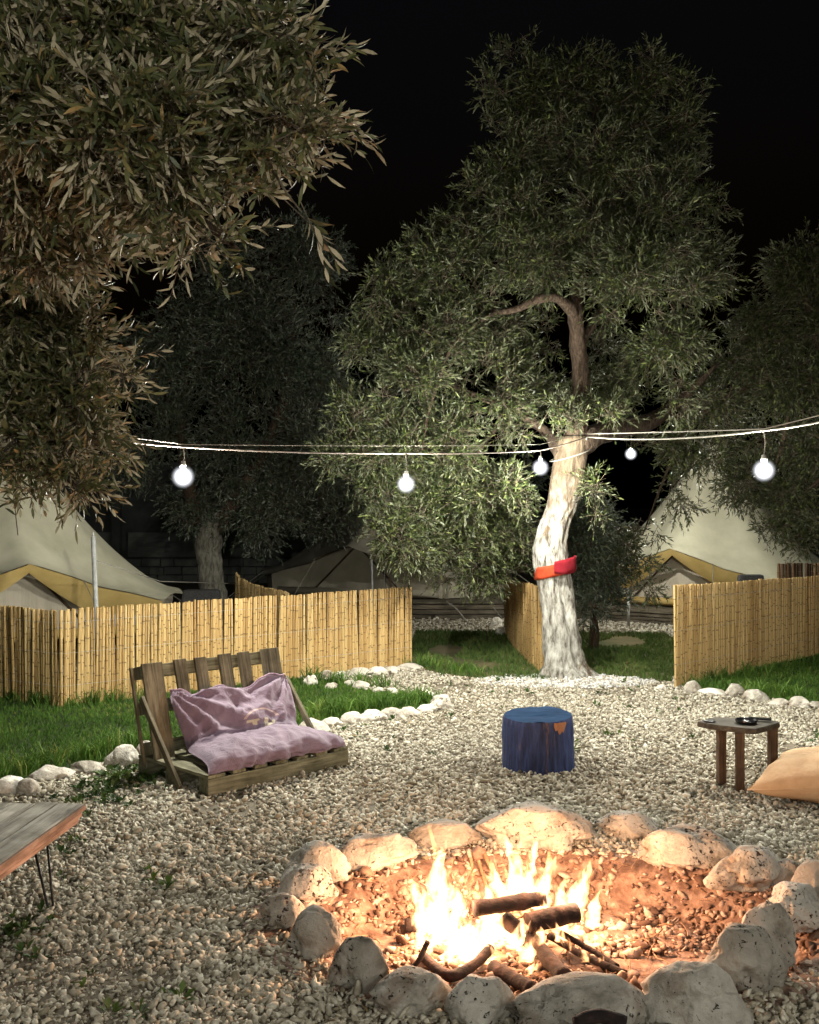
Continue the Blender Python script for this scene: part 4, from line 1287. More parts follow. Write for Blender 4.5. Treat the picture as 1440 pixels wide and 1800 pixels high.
# ---------------- dark building behind
def building():
    root = empty('outbuilding', (-5.6, 25.0, 0))
    tag(root, 'dark low outbuilding with grey shutters behind the left olive tree', 'building')
    box('wall', -6.0, 6.2, 0, 3.0, 0, 2.6, M['dark_wall'], root, 0.01)
    for k in range(5):
        x = -5.6 + k * 2.35
        p = box('shutter', x, x + 1.95, -.06, -.004, .62, 1.18, M['shutter'], root, 0.006)
        for j in range(5):
            box('slat', x + .02, x + 1.93, -.085, -.062, .65 + j * .104, .735 + j * .104, M['shutter'], p, 0.004)
        box('post', x + 2.0, x + 2.2, -.2, -.003, 0, 2.5, M['dark_wall'], root, 0.006)
    box('roof', -6.3, 6.5, -.6, 3.3, 2.6, 2.78, M['dark_wall'], root, 0.01)
    # rough stone courses below the shutters
    rg = random.Random(4)
    for row in range(3):
        x = -5.9
        while x < 6.0:
            w = rg.uniform(.3, .6)
            box('stone', x + .01, min(x + w, 6.1) - .01, -.05 - rg.uniform(0, .03), -.002, .02 + row * .19, .19 + row * .19, M['shutter'], root, 0.02, 0.02, rg.random() * 50)
            x += w
building()

# dark lounge chairs whose backs peep over the screens
def lounge_chair(label, u0, u1, v0, D, rz=0.0):
    c = W((u0 + u1) / 2, v0, D)
    w = (u1 - u0) / F * D / 2
    root = empty('lounge_chair', (c.x, c.y, 0), rz)
    tag(root, label, 'chair')
    h = c.z
    box('seat', -w, w, -.3, .3, .25, .38, M['upholstery'], root, 0.03)
    b = box_vf(-w, w, .22, .36, .36, h, 0.05)
    for v in b.verts:
        if v.co.z > h - .1: v.co.x *= .86; v.co.y += .08
    me = bpy.data.meshes.new('backrest'); b.to_mesh(me); b.free()
    link('backrest', me, M['upholstery'], root)
    for sx in (-1, 1):
        box('armrest', sx * w - .04, sx * w + .04, -.3, .3, .385, .52, M['upholstery'], root, 0.015)
        for sy in (-.26, .26):
            box('leg', sx * (w - .05) - .025, sx * (w - .05) + .025, sy - .025, sy + .025, 0, .248, M['upholstery'], root, 0.004)
lounge_chair('dark chair back peeping over the long screen beside the pale trunk', 305, 384, 1040, 13.4)
lounge_chair('dark chair back peeping over the right cane screen', 1308, 1362, 1013, 14.5)

# ================================================================== STONES
def stone_mesh(seed, rx, ry, rz, mat, sub=4, lump=0.22, flat=0.0):
    bm = bmesh.new()
    bmesh.ops.create_icosphere(bm, subdivisions=sub, radius=1.0)
    off = Vector((seed * 3.17, seed * 1.31, seed * 7.7))
    for v in bm.verts:
        p = v.co.copy()
        n = mnoise.noise(p * 0.9 + off) * lump * 1.5 + mnoise.noise(p * 2.1 + off) * lump * 0.75 + (0.25 - abs(mnoise.noise(p * 3.1 + off))) * lump * 0.45 + mnoise.noise(p * 6.3 + off) * lump * 0.22 + mnoise.noise(p * 14 + off) * lump * .1
        # blunt facets
        q = p * (1 + n)
        for d, c in (((.5, .6, .62), .78), ((-.7, .3, .64), .8), ((.2, -.8, .57), .8), ((0, 0, 1), .84), ((-.4, -.7, .5), .85), ((.8, -.2, .5), .84)):
            dv = Vector(d) + mnoise.noise_vector(off + Vector(d)) * .35
            dv.normalize()
            e = q.dot(dv) - c
            if e > 0: q -= dv * e * 0.75
        v.co = Vector((q.x * rx, q.y * ry, q.z * rz))
        if v.co.z < -0.55 * rz: v.co.z = -0.55 * rz + (v.co.z + .55 * rz) * .2
    for f in bm.faces: f.smooth = True
    me = bpy.data.meshes.new('stone')
    bm.to_mesh(me); bm.free()
    me.materials.append(mat)
    return me

RING = [  # u0, u1, v0, v1, tilt, label
    (595, 724, 1467, 1530, 0, 'smooth loaf-shaped ring stone at the back left of the fire pit'),
    (511, 605, 1483, 1553, 0, 'notched pale ring stone left of the smooth loaf-shaped stone'),
    (488, 584, 1520, 1600, 0, 'ring stone with fire-lit right end below the notched stone'),
    (462, 533, 1573, 1635, 0, 'leftmost ring stone of the fire pit, grey and pitted'),
    (515, 602, 1598, 1685, 0, 'upright blocky ring stone beside the leftmost ring stone'),
    (586, 678, 1647, 1745, 0, 'egg-shaped black-flecked ring stone at the front left of the fire pit'),
    (662, 788, 1706, 1784, 0, 'long bean-shaped ring stone at the front between two round stones'),
    (790, 899, 1709, 1806, 0, 'round dark-flecked ring stone at the front middle of the fire pit'),
    (729, 841, 1444, 1492, 0, 'low ring stone at the back half hidden behind the tallest flame'),
    (858, 1030, 1415, 1497, 0, 'largest ring stone at the back, a craggy orange-lit boulder'),
    (1052, 1146, 1428, 1474, 0, 'small bright ring stone with black marks at the back right'),
    (1132, 1286, 1453, 1527, 0, 'wide flat-topped ring stone at the back right of the fire pit'),
    (1263, 1376, 1490, 1566, 0, 'brown-stained ring stone at the right of the flat-topped stone'),
    (1355, 1410, 1513, 1566, 0, 'small knobbly ring stone next to the brown-stained stone'),
    (1400, 1470, 1516, 1585, 0, 'grey ring stone cut by the right edge of the picture'),
    (1352, 1452, 1557, 1640, 0, 'pale pointed ring stone at the far right below the knobbly stone'),
    (1309, 1392, 1585, 1690, 0, 'angular dark-patched ring stone inside the right rim'),
    (1249, 1366, 1628, 1750, 0, 'tall rounded ring stone with dark pits at the front right'),
    (1132, 1302, 1688, 1808, 0, 'big smooth oval ring stone at the front right of the fire pit'),
    (903, 1137, 1711, 1832, 0, 'largest front ring stone, broad and grey with dark flecks'),
]
for i, (u0, u1, v0, v1, tilt, lab) in enumerate(RING):
    Df = CH * F / (v1 - VH)
    rx = (u1 - u0) / 2 / F * Df * 1.02
    ry = rx * random.Random(i).uniform(.72, .92)
    if rx > .17: ry = rx * .7
    Dc = Df + ry * .7
    rx *= Dc / Df
    x = ((u0 + u1) / 2 - 720) / F * Dc
    ztop = CH - (v0 - VH) * (Dc + ry * .15) / F
    hz = max(ztop, 0.06) / 1.32
    if v1 > 1795: rx *= .93; hz *= .93
    me = stone_mesh(i + 1, rx * 1.1, ry, hz * .98, M['stone'], 5, 0.34)
    o = link('ring_stone', me, None, loc=(x, Dc, hz * .5), rot=(0, 0, random.Random(i).uniform(-.25, .25)))
    tag(o, lab, 'stone', 'stones ringing the fire pit')

EDGE = [  # u, v(base), width px, height px, label
    (18, 1400, 62, 34, 'blocky white edging stone at the left picture edge by the plank table'),
    (48, 1402, 40, 34, 'second white edging stone from the left picture edge'),
    (90, 1374, 62, 26, 'low flat white edging stone in the long grass left of the pallet seat'),
    (155, 1362, 56, 24, 'grass-covered white edging stone next to the round one'),
    (215, 1352, 52, 42, 'round ball-like white edging stone left of the pallet seat'),
    (258, 1341, 34, 38, 'craggy white edging stone touching the left side of the pallet seat'),
    (553, 1288, 46, 24, 'white edging stone nearest the right arm of the pallet seat'),
    (584, 1279, 34, 18, 'second white edging stone right of the pallet seat'),
    (618, 1274, 38, 22, 'third white edging stone right of the pallet seat'),
    (652, 1270, 40, 22, 'fourth white edging stone right of the pallet seat'),
    (687, 1265, 36, 22, 'fifth white edging stone right of the pallet seat'),
    (720, 1260, 34, 18, 'sixth white edging stone right of the pallet seat'),
    (750, 1254, 36, 16, 'long white edging stone next to the lawn tip'),
    (777, 1247, 36, 26, 'pointed white stone at the tip of the lawn bed'),
    (752, 1230, 30, 16, 'white stone behind the pointed stone at the lawn tip'),
    (690, 1221, 18, 12, 'small white stone half sunk in the lawn bed, right one'),
    (664, 1219, 16, 9, 'small white stone half sunk in the lawn bed, left one'),
    (636, 1213, 26, 16, 'slanted pale stone leaning across the upper lawn edge'),
    (618, 1206, 24, 10, 'flat pale stone just behind the slanted stone'),
    (582, 1211, 22, 11, 'small pale stone in the grass below the cane screen'),
    (546, 1205, 24, 18, 'first pale stone at the foot of the long cane screen'),
    (576, 1194, 28, 16, 'second pale stone at the foot of the long cane screen'),
    (598, 1194, 24, 14, 'third pale stone at the foot of the long cane screen'),
    (628, 1190, 42, 15, 'longest pale stone at the foot of the long cane screen'),
    (664, 1186, 32, 14, 'fifth pale stone at the foot of the long cane screen'),
    (690, 1183, 24, 12, 'greyish stone at the foot of the cane screen near its end'),
    (720, 1178, 42, 12, 'long grey stone at the right end of the long cane screen'),
    (1217, 1220, 28, 24, 'round white stone at the foot of the right cane screen'),
    (1256, 1224, 40, 14, 'flat white edging stone of the right lawn'),
    (1292, 1226, 28, 24, 'second round white edging stone of the right lawn'),
    (1324, 1234, 40, 22, 'greyish edging stone in the middle of the right lawn edge'),
    (1372, 1242, 30, 14, 'low tan stone sunk in gravel by the right lawn'),
    (1403, 1244, 34, 20, 'pointed white edging stone of the right lawn'),
    (1437, 1246, 34, 13, 'bright flat white stone at the right picture edge'),
    (873, 1104, 20, 20, 'upper white rock by the foot of the short cane screen'),
    (883, 1118, 22, 16, 'lower white rock by the foot of the short cane screen'),
    (1163, 1214, 22, 8, 'low brown stone left of the right cane screen'),
]
for i, (u, v, w, h, lab) in enumerate(EDGE):
    p = G(u, v)
    Df = p.y
    rx = w / 2 / F * Df * 1.08
    ry = max(rx * .75, .06)
    Dc = Df + ry * .8
    ztop = CH - (v - h - VH) * Dc / F
    hz = max(ztop, .05) / 1.3
    me = stone_mesh(i + 60, rx * 1.05, ry, hz * .95, M['limed'], 4, 0.34)
    o = link('edging_stone', me, None, loc=((u - 720) / F * Dc, Dc, hz * .46), rot=(random.Random(i).uniform(-.15, .15), random.Random(i + 9).uniform(-.2, .2), random.Random(i).uniform(-.4, .4)))
    tag(o, lab, 'stone', 'white stones edging the lawns')

# ================================================================== FIRE
def pz(u, v, z):
    return G(u, v, z)
def log(name, label, pts, r, seed, cat='log', n=18, seg=12, mat='char'):
    pts = [Vector(p) for p in pts]
    base = pts[0]
    path = smooth_path(pts, n) if len(pts) > 2 else [pts[0].lerp(pts[1], i / (n - 1)) for i in range(n)]
    V, Fc = tube_vf(path, r, seg)
    V2 = []
    for i, v in enumerate(V):
        c = path[i // seg]
        k = 1 + .22 * mnoise.noise(v * 9 + Vector((seed, 0, 0))) + .16 * mnoise.noise(v * 30)
        V2.append(c + (v - c) * k - base)
    o = link(name, mesh_from(name, V2, Fc, True), M[mat])
    o.location = base
    tag(o, label, cat, 'burning wood in the fire pit')
    return o
zf = -.17
log('firewood_log', 'thick charred log lying across the top of the fire', [pz(833, 1597, .03), pz(958, 1579, .05)], .036, 1)
log('firewood_log', 'stout charred log end right of the top log', [pz(926, 1622, -.02), pz(1014, 1602, .0)], .044, 2)
log('firewood_log', 'brown log slanting to the front through the fire', [pz(888, 1615, -.04), pz(940, 1660, -.10), pz(993, 1718, -.13)], .036, 3)
log('firewood_log', 'dark log under the left tall flame', [pz(712, 1626, -.13), pz(808, 1622, -.13)], .030, 4)
log('firewood_log', 'curved charred branch at the front left of the fire', [pz(742, 1680, -.14), pz(786, 1714, -.14), pz(830, 1698, -.13), pz(862, 1668, -.11)], .024, 5)
log('firewood_log', 'thin burning stick pointing to the right with glowing tip', [pz(965, 1645, -.10), pz(1030, 1682, -.13), pz(1100, 1712, -.15)], .016, 6)
log('firewood_log', 'short charred log at the very front of the fire', [pz(866, 1700, -.14), pz(936, 1738, -.14)], .030, 7)
log('firewood_log', 'split stick beside the thin burning stick', [pz(985, 1640, -.08), pz(1050, 1676, -.13), pz(1085, 1700, -.15)], .013, 8)
log('firewood_log', 'bent twig curling up at the left of the fire', [pz(712, 1712, -.14), pz(735, 1690, -.10), pz(752, 1655, -.04)], .012, 9)
for k, (a, b, lab) in enumerate([((836, 1560), (828, 1512), 'left upright kindling stick behind the logs'), ((856, 1562), (842, 1516), 'right upright kindling stick behind the logs'), ((880, 1560), (852, 1505), 'slanted kindling stick leaning left behind the logs')]):
    p0 = pz(*a, -.12); p1 = p0 + Vector(((b[0] - a[0]) / F * p0.y, .04, (a[1] - b[1]) / F * p0.y))
    log('kindling_stick', lab, [p0, p1], .009, 20 + k, mat='straw')
p0 = pz(1010, 1792, .17)
log('bark_piece', 'dark piece of bark lying on the broad front ring stone', [G(1012, 1800, .15), G(1050, 1786, .165), G(1100, 1800, .145)], .022, 33, n=10)

def tongue(base, h, w, lean, seed, parent, mat, ny=0.6):
    rg = random.Random(seed)
    nr, seg = 22, 14
    V, Fc = [], []
    ph = rg.uniform(0, 6)
    for i in range(nr):
        t = i / (nr - 1)
        r = w * (0.75 + 1.2 * t) * (1 - t) ** 1.05 * (1 + .16 * math.sin(t * 13 + ph)) + .0012
        cx = lean * t ** 1.4 * h + .05 * h * math.sin(t * 6.2 + ph) * t
        cy = .06 * h * math.sin(t * 4.1 + ph * 2) * t
        for k in range(seg):
            a = 2 * math.pi * k / seg
            rr = r * (1 + .4 * mnoise.noise(Vector((math.cos(a) * 1.5, math.sin(a) * 1.5, t * 4 + seed * 3.3))) + .3 * mnoise.noise(Vector((math.cos(a) * 2.5, math.sin(a) * 2.5, t * 11 + seed * 1.7))) + .2 * math.sin(3 * a + t * 5 + ph))
            V.append((cx + rr * math.cos(a), cy + rr * math.sin(a) * ny, h * t))
    for i in range(nr - 1):
        for k in range(seg):
            a, b = i * seg + k, i * seg + (k + 1) % seg
            Fc.append((a, b, b + seg, a + seg))
    Fc.append(tuple(range(seg - 1, -1, -1))); Fc.append(tuple(range((nr - 1) * seg, nr * seg)))
    me = mesh_from('flame', V, Fc, True)
    return link('flame', me, M[mat], parent, loc=base)

fire_c = Vector((.42, 4.78, -.17))
fire = empty('campfire', fire_c)
tag(fire, 'bright open flames leaping from the logs in the stone fire pit', 'fire')
FL = [  # u, v of the base, height m, width m, lean, z
    (772, 1640, .40, .085, .05, -.14), (748, 1640, .27, .06, -.25, -.14), (795, 1642, .30, .06, .25, -.14), (760, 1660, .20, .075, -.1, -.15), (790, 1660, .17, .07, .2, -.15),
    (905, 1598, .33, .06, -.08, -.04), (925, 1596, .29, .065, .12, -.04), (890, 1600, .22, .05, -.35, -.05), (948, 1594, .22, .05, .3, -.03), (865, 1612, .14, .05, -.2, -.07),
    (1010, 1612, .24, .055, .25, -.05), (1025, 1618, .21, .04, .05, -.06), (985, 1606, .15, .05, .1, -.05), (1040, 1630, .16, .04, .2, -.08), (955, 1625, .18, .05, 0, -.06), (1000, 1650, .12, .05, .1, -.11), (945, 1680, .12, .05, .1, -.13), (1035, 1665, .09, .04, .2, -.12),
    (850, 1660, .15, .09, .1, -.14), (875, 1650, .14, .075, -.2, -.12), (815, 1672, .14, .085, .15, -.15), (835, 1690, .11, .085, -.1, -.16), (795, 1690, .10, .06, .2, -.16),
    (905, 1668, .13, .05, .3, -.12), (925, 1690, .10, .045, .2, -.14), (940, 1712, .08, .035, .3, -.15), (968, 1640, .14, .035, -.2, -.09), (985, 1655, .10, .03, -.3, -.10), (1000, 1670, .07, .03, -.4, -.12), (1030, 1690, .05, .025, -.3, -.14), (1060, 1700, .04, .02, -.3, -.15), (885, 1640, .16, .06, .05, -.1)]
for i, (u, v, h, w, lean, z) in enumerate(FL):
    tongue(pz(u, v, z) - fire_c, h * 1.1, w * .95, lean, i + 1, fire, 'flame')
    rf = random.Random(i + 300)
    for q in range(4):          # licks breaking away beside the main tongue
        du = rf.uniform(-1, 1) * w * .8 / .0025
        tongue(pz(u + du, v + rf.uniform(-8, 4), z) - fire_c, h * rf.uniform(.35, 1.12), w * rf.uniform(.10, .34), lean + du * .006 + rf.uniform(-.3, .3), i * 5 + q + 400, fire, 'flame' if q < 2 else 'flame_thin')
for i, (u, v, h, w, lean, z) in enumerate([(765, 1560, .34, .022, -.05, .0), (905, 1560, .25, .03, .1, .0), (1020, 1590, .22, .03, .15, .0), (845, 1600, .2, .025, -.3, -.05), (955, 1575, .24, .03, .2, 0), (785, 1600, .25, .025, .1, -.05)]):
    tongue(pz(u, v, z) - fire_c, h, w, lean, i + 70, fire, 'flame_thin')
for i, (x, y, z, e) in enumerate([(-.26, .06, .26, .34), (.34, .20, .34, .33), (.08, .24, .52, .33)]):
    l = bpy.data.lights.new('flame_light', 'POINT')
    l.energy = FIRE_POWER * e
    l.color = (1.0, 0.54, 0.30)
    l.shadow_soft_size = .10
    lo = bpy.data.objects.new('flame_light', l)
    C.objects.link(lo); lo.parent = fire; lo.location = (x, y, z)

def pit_twigs():
    rg = random.Random(3)
    VV, FF = [], []
    for i in range(240):
        a = rg.uniform(0, 6.28); r = math.sqrt(rg.random()) * .95
        x, y = PC.x + PA * r * math.cos(a), PC.y + PB * r * math.sin(a)
        z = float(pit_z(np.array(x), np.array(y))) + rg.uniform(.012, .03)
        L = rg.uniform(.05, .16); b = rg.uniform(0, 6.28); c = rg.uniform(-.4, .4)
        pts = [Vector((x + L * s * math.cos(b + c * s), y + L * s * math.sin(b + c * s), z + .02 * math.sin(s * 3) * rg.uniform(.2, 1.2))) for s in (-.5, -.15, .2, .5)]
        V, Fc = tube_vf(pts, rg.uniform(.0015, .0035), 4, False)
        k = len(VV); VV += V; FF += [tuple(q + k for q in f) for f in Fc]
    o = link('straw', mesh_from('straw', VV, FF), M['straw'])
    tag(o, 'dry straw and twig litter on the fire pit floor', kind='stuff')
pit_twigs()

# ================================================================== FURNITURE
# ---------------- blue stump
def stump():
    p = Vector((.905, 7.60, 0))
    root = empty('tree_stump_seat', p)
    tag(root, 'blue painted tree stump seat standing on the gravel', 'stump')
    seg, nz, R, Hh = 128, 20, .247, .365
    V, Fc = [], []
    for i in range(nz + 1):
        t = i / nz
        for k in range(seg):
            a = 2 * math.pi * k / seg
            ridge = -.026 * max(0, .35 - abs(mnoise.noise(Vector((math.cos(a) * 9, math.sin(a) * 9, t * .8)))) * 1.6) + .018 * mnoise.noise(Vector((math.cos(a) * 20, math.sin(a) * 20, t * 2.2)))
            big = .06 * mnoise.noise(Vector((math.cos(a), math.sin(a), t * .6 + 5)))
            r = R * (1.03 - .05 * t + big + ridge * 2.2)
            if i == nz: r *= .975
            z = -.02 + (Hh + .02) * t + (.012 * math.cos(a - 1.0)) * t
            V.append((r * math.cos(a), r * math.sin(a), z))
    for i in range(nz):
        for k in range(seg):
            a, b = i * seg + k, i * seg + (k + 1) % seg
            Fc.append((a, b, b + seg, a + seg))
    link('bark', mesh_from('bark', V, Fc, True), M['stump'], root)
    top = V[nz * seg:]
    V2, F2 = [], []
    for j in range(6):
        s = 1 - j / 6 if j else 1.0
        for q in top:
            zz = q[2] + .010 * mnoise.noise(Vector((q[0] * s * 14, q[1] * s * 3, 2))) + (.002 if j == 0 else .004)
            V2.append((q[0] * s, q[1] * s, zz))
    V2.append((0, 0, Hh + .004))
    for j in range(5):
        for k in range(seg):
            a, b = j * seg + k, j * seg + (k + 1) % seg
            F2.append((a, b, b + seg, a + seg))
    for k in range(seg):
        F2.append((5 * seg + k, 5 * seg + (k + 1) % seg, 6 * seg))
    link('sawn_top', mesh_from('sawn_top', V2, F2, True), M['stump_top'], root)
    # patch of bare wood where the bark has flaked off below the rim
    V, Fc = [], []
    a0, a1 = math.radians(288), math.radians(312)
    for j in range(7):
        for k in range(9):
            a = a0 + (a1 - a0) * k / 8
            z = Hh - .012 - .075 * j / 6 * (.35 + .65 * math.sin(math.pi * k / 8) + .2 * math.sin(k * 2.3))
            V.append((R * 1.028 * math.cos(a), R * 1.028 * math.sin(a), z))
    for j in range(6):
        for k in range(8):
            q = j * 9 + k
            Fc.append((q, q + 1, q + 10, q + 9))
    o = link('bare_patch', mesh_from('bare_patch', V, Fc, True), M['bare_wood'], root)
    o['label'] = 'orange bare patch where paint and bark flaked off'
stump()

# ---------------- three legged table at the right
def stool():
    p = Vector((2.2, 7.02, 0))
    root = empty('three_legged_table', p)
    tag(root, 'small dark wooden three-legged table at the right beside the peach cushion', 'table')
    top = [(-.315, .07), (-.25, -.02), (-.055, -.155), (.0, -.165), (.215, .03), (.225, .06), (.15, .20), (-.17, .21)]
    bm = bmesh.new()
    vs = [bm.verts.new((x, y, .385)) for x, y in top]
    f = bm.faces.new(vs)
    r = bmesh.ops.extrude_face_region(bm, geom=[f])
    for v in [g for g in r['geom'] if isinstance(g, bmesh.types.BMVert)]:
        v.co.z += .035
    bmesh.ops.recalc_face_normals(bm, faces=bm.faces)
    bmesh.ops.bevel(bm, geom=list(bm.edges), offset=.005, segments=2, affect='EDGES')
    me = bpy.data.meshes.new('table_top'); bm.to_mesh(me); bm.free()
    link('table_top', me, M['stool_top'], root)
    for (x, y, rz) in ((-.155, .07, .2), (-.085, -.10, -.1), (.185, .08, .3)):
        o = box('leg', -.027, .027, -.022, .022, -.03, .384, M['stool'], root, .004)
        o.location = (x, y, 0); o.rotation_euler = (0, 0, rz)
    return p
stool()

def lathe(name, prof, mat, seg=28, parent=None):
    V, Fc = [], []
    for (r, z) in prof:
        for k in range(seg):
            a = 2 * math.pi * k / seg
            V.append((r * math.cos(a), r * math.sin(a), z))
    n = len(prof)
    for i in range(n - 1):
        for k in range(seg):
            a, b = i * seg + k, i * seg + (k + 1) % seg
            Fc.append((a, b, b + seg, a + seg))
    Fc.append(tuple(range(seg - 1, -1, -1))); Fc.append(tuple(range((n - 1) * seg, n * seg)))
    return link(name, mesh_from(name, V, Fc, True), mat, parent)
o = lathe('ashtray', [(.05, 0), (.065, .004), (.072, .022), (.069, .026), (.058, .022), (.05, .010), (.01, .008)], M['black_gloss'])
o.location = (2.19, 7.03, .4215); tag(o, 'black glossy dish on the small three-legged table', 'ashtray')
o = lathe('coaster', [(.038, 0), (.04, .003), (.038, .007), (.01, .007)], M['black_metal'])
o.location = (1.965, 7.08, .4215); tag(o, 'small flat black disc at the left end of the three-legged table', 'coaster')
bm = box_vf(-.075, .075, -.022, .022, 0, .012, .004)
for v in bm.verts: v.co.z += .012 * math.cos(v.co.x * 14)
me = bpy.data.meshes.new('strap'); bm.to_mesh(me); bm.free()
o = link('glasses_case', me, M['black_gloss'], loc=(2.30, 7.10, .424), rot=(0, 0, -.4)); tag(o, 'slim black case beside the black dish on the three-legged table', 'case')

# ---------------- peach cushion at the right edge
def pillow(name, a, b, h, n=44, pinch=.55, wr=.012, seed=0):
    V, Fc = [], []
    for side in (1, -1):
        for j in range(n + 1):
            for i in range(n + 1):
                x, y = -1 + 2 * i / n, -1 + 2 * j / n
                e = max(0, (1 - abs(x) ** 2.6)) ** .5 * max(0, (1 - abs(y) ** 2.6)) ** .5
                # sides drawn in between the corners
                px_, py_ = x * (1 - .07 * (1 - y * y)), y * (1 - .07 * (1 - x * x))
                w = wr * mnoise.noise(Vector((x * 3, y * 3, seed))) * e + wr * .6 * mnoise.noise(Vector((x * 7 + y * 3, y * 2, seed + 4))) * e
                V.append((px_ * a, py_ * b, side * (h * e ** .85) + w))
    m = (n + 1) ** 2
    for s in (0, 1):
        for j in range(n):
            for i in range(n):
                q = s * m + j * (n + 1) + i
                f = (q, q + 1, q + n + 2, q + n + 1)
                Fc.append(f if s == 0 else f[::-1])
    bm = bmesh.new()
    vs = [bm.verts.new(v) for v in V]
    for f in Fc:
        bm.faces.new([vs[k] for k in f])
    bmesh.ops.remove_doubles(bm, verts=bm.verts, dist=1e-5)
    for f in bm.faces: f.smooth = True
    me = bpy.data.meshes.new(name); bm.to_mesh(me); bm.free()
    return me
pil = empty('floor_cushion', (2.93, 6.62, 0), math.radians(-31))
tag(pil, 'large peach floor cushion lying at the right edge of the gravel', 'cushion')
me = pillow('cushion', .74, .42, .155, seed=2)
for v in me.vertices:
    cn = max(0, abs(v.co.x / .74) + abs(v.co.y / .42) - 1.35) / .65
    v.co.z = v.co.z + .145 - .055 * cn
    if v.co.z < .025: v.co.z = .025 + (v.co.z - .025) * .1
link('cover', me, M['peach'], pil)
V, Fc = [], []
pts = []
for k in range(121):
    q = k / 120 * 4
    e = int(q) % 4; t = q - int(q)
    x, y = [(-1 + 2 * t, -1), (1, -1 + 2 * t), (1 - 2 * t, 1), (-1, 1 - 2 * t)][e]
    pts.append(Vector((x * (1 - .07 * (1 - y * y)) * .742, y * (1 - .07 * (1 - x * x)) * .422, .147 - .055 * max(0, abs(x) + abs(y) - 1.35) / .65)))
V, Fc = tube_vf(pts, .005, 6)
link('piping', mesh_from('piping', V, Fc, True), M['peach'], pil)

# ---------------- plank table at the left edge
def plank_table():
    root = empty('plank_table', (-1.665, 4.75, 0), 0)
    tag(root, 'low weathered plank table on black hairpin legs at the left edge', 'table')
    ang = math.atan2(5.23 - 4.37, -1.58 + 1.66) - math.pi / 2
    root.rotation_euler = (0, 0, ang)
    rg = random.Random(5)
    x = .055
    widths = [.135, .10, .125, .14, .12, .13]
    x1 = x
    for i, w in enumerate(widths):
        x0 = x1 - w
        e = rg.uniform(-.015, .015)
        box('plank', x0 + .006, x1 - .005, -.98, .47 + e, .372 + rg.uniform(-.002, .002), .400 + rg.uniform(-.003, .003), M['plank'], root, .004, .003, i * 3)
        x1 = x0
    for k, (dx, z0, z1) in enumerate([(-.006, .346, .363), (-.018, .318, .338)]):
        o = box('edge_board', x - .11 + dx, x + dx, -.97, .455 - .01 * k, z0, z1, M['plank_fire_tint'], root, .003, .003, 20 + k)
        o['label'] = 'raw board under the table rim, firelight put into its colour'
    o = box('edge_strip', x - .001, x + .008, -.98, .468, .374, .398, M['plank_fire_tint'], root, .002, .001, 31)
    box('cross_batten', x - .70, x - .13, .30, .38, .312, .371, M['plank_fire_tint'], root, .003)
    box('cross_batten', x - .70, x - .13, -.80, -.72, .312, .371, M['plank_fire_tint'], root, .003)
    for (lx, ly) in ((-.02, .17), (-.02, -.85), (-.62, .17), (-.62, -.85)):
        f = Vector((lx + .05, ly - .03, 0.0))
        pts = [Vector((lx - .045, ly - .01, .317)), f + Vector((-.012, 0, .02)), f, f + Vector((.012, 0, .02)), Vector((lx + .005, ly + .03, .317))]
        V, Fc = tube_vf(pts, .0058, 8)
        link('hairpin_leg', mesh_from('hairpin_leg', V, Fc, True), M['black_metal'], root)
plank_table()
o = lathe('ashtray', [(.06, 0), (.078, .004), (.088, .03), (.083, .033), (.07, .028), (.06, .010), (.01, .008)], M['black_gloss'])
o.location = (-1.93, 4.80, .4065); tag(o, 'round black ashtray on the weathered plank table', 'ashtray')

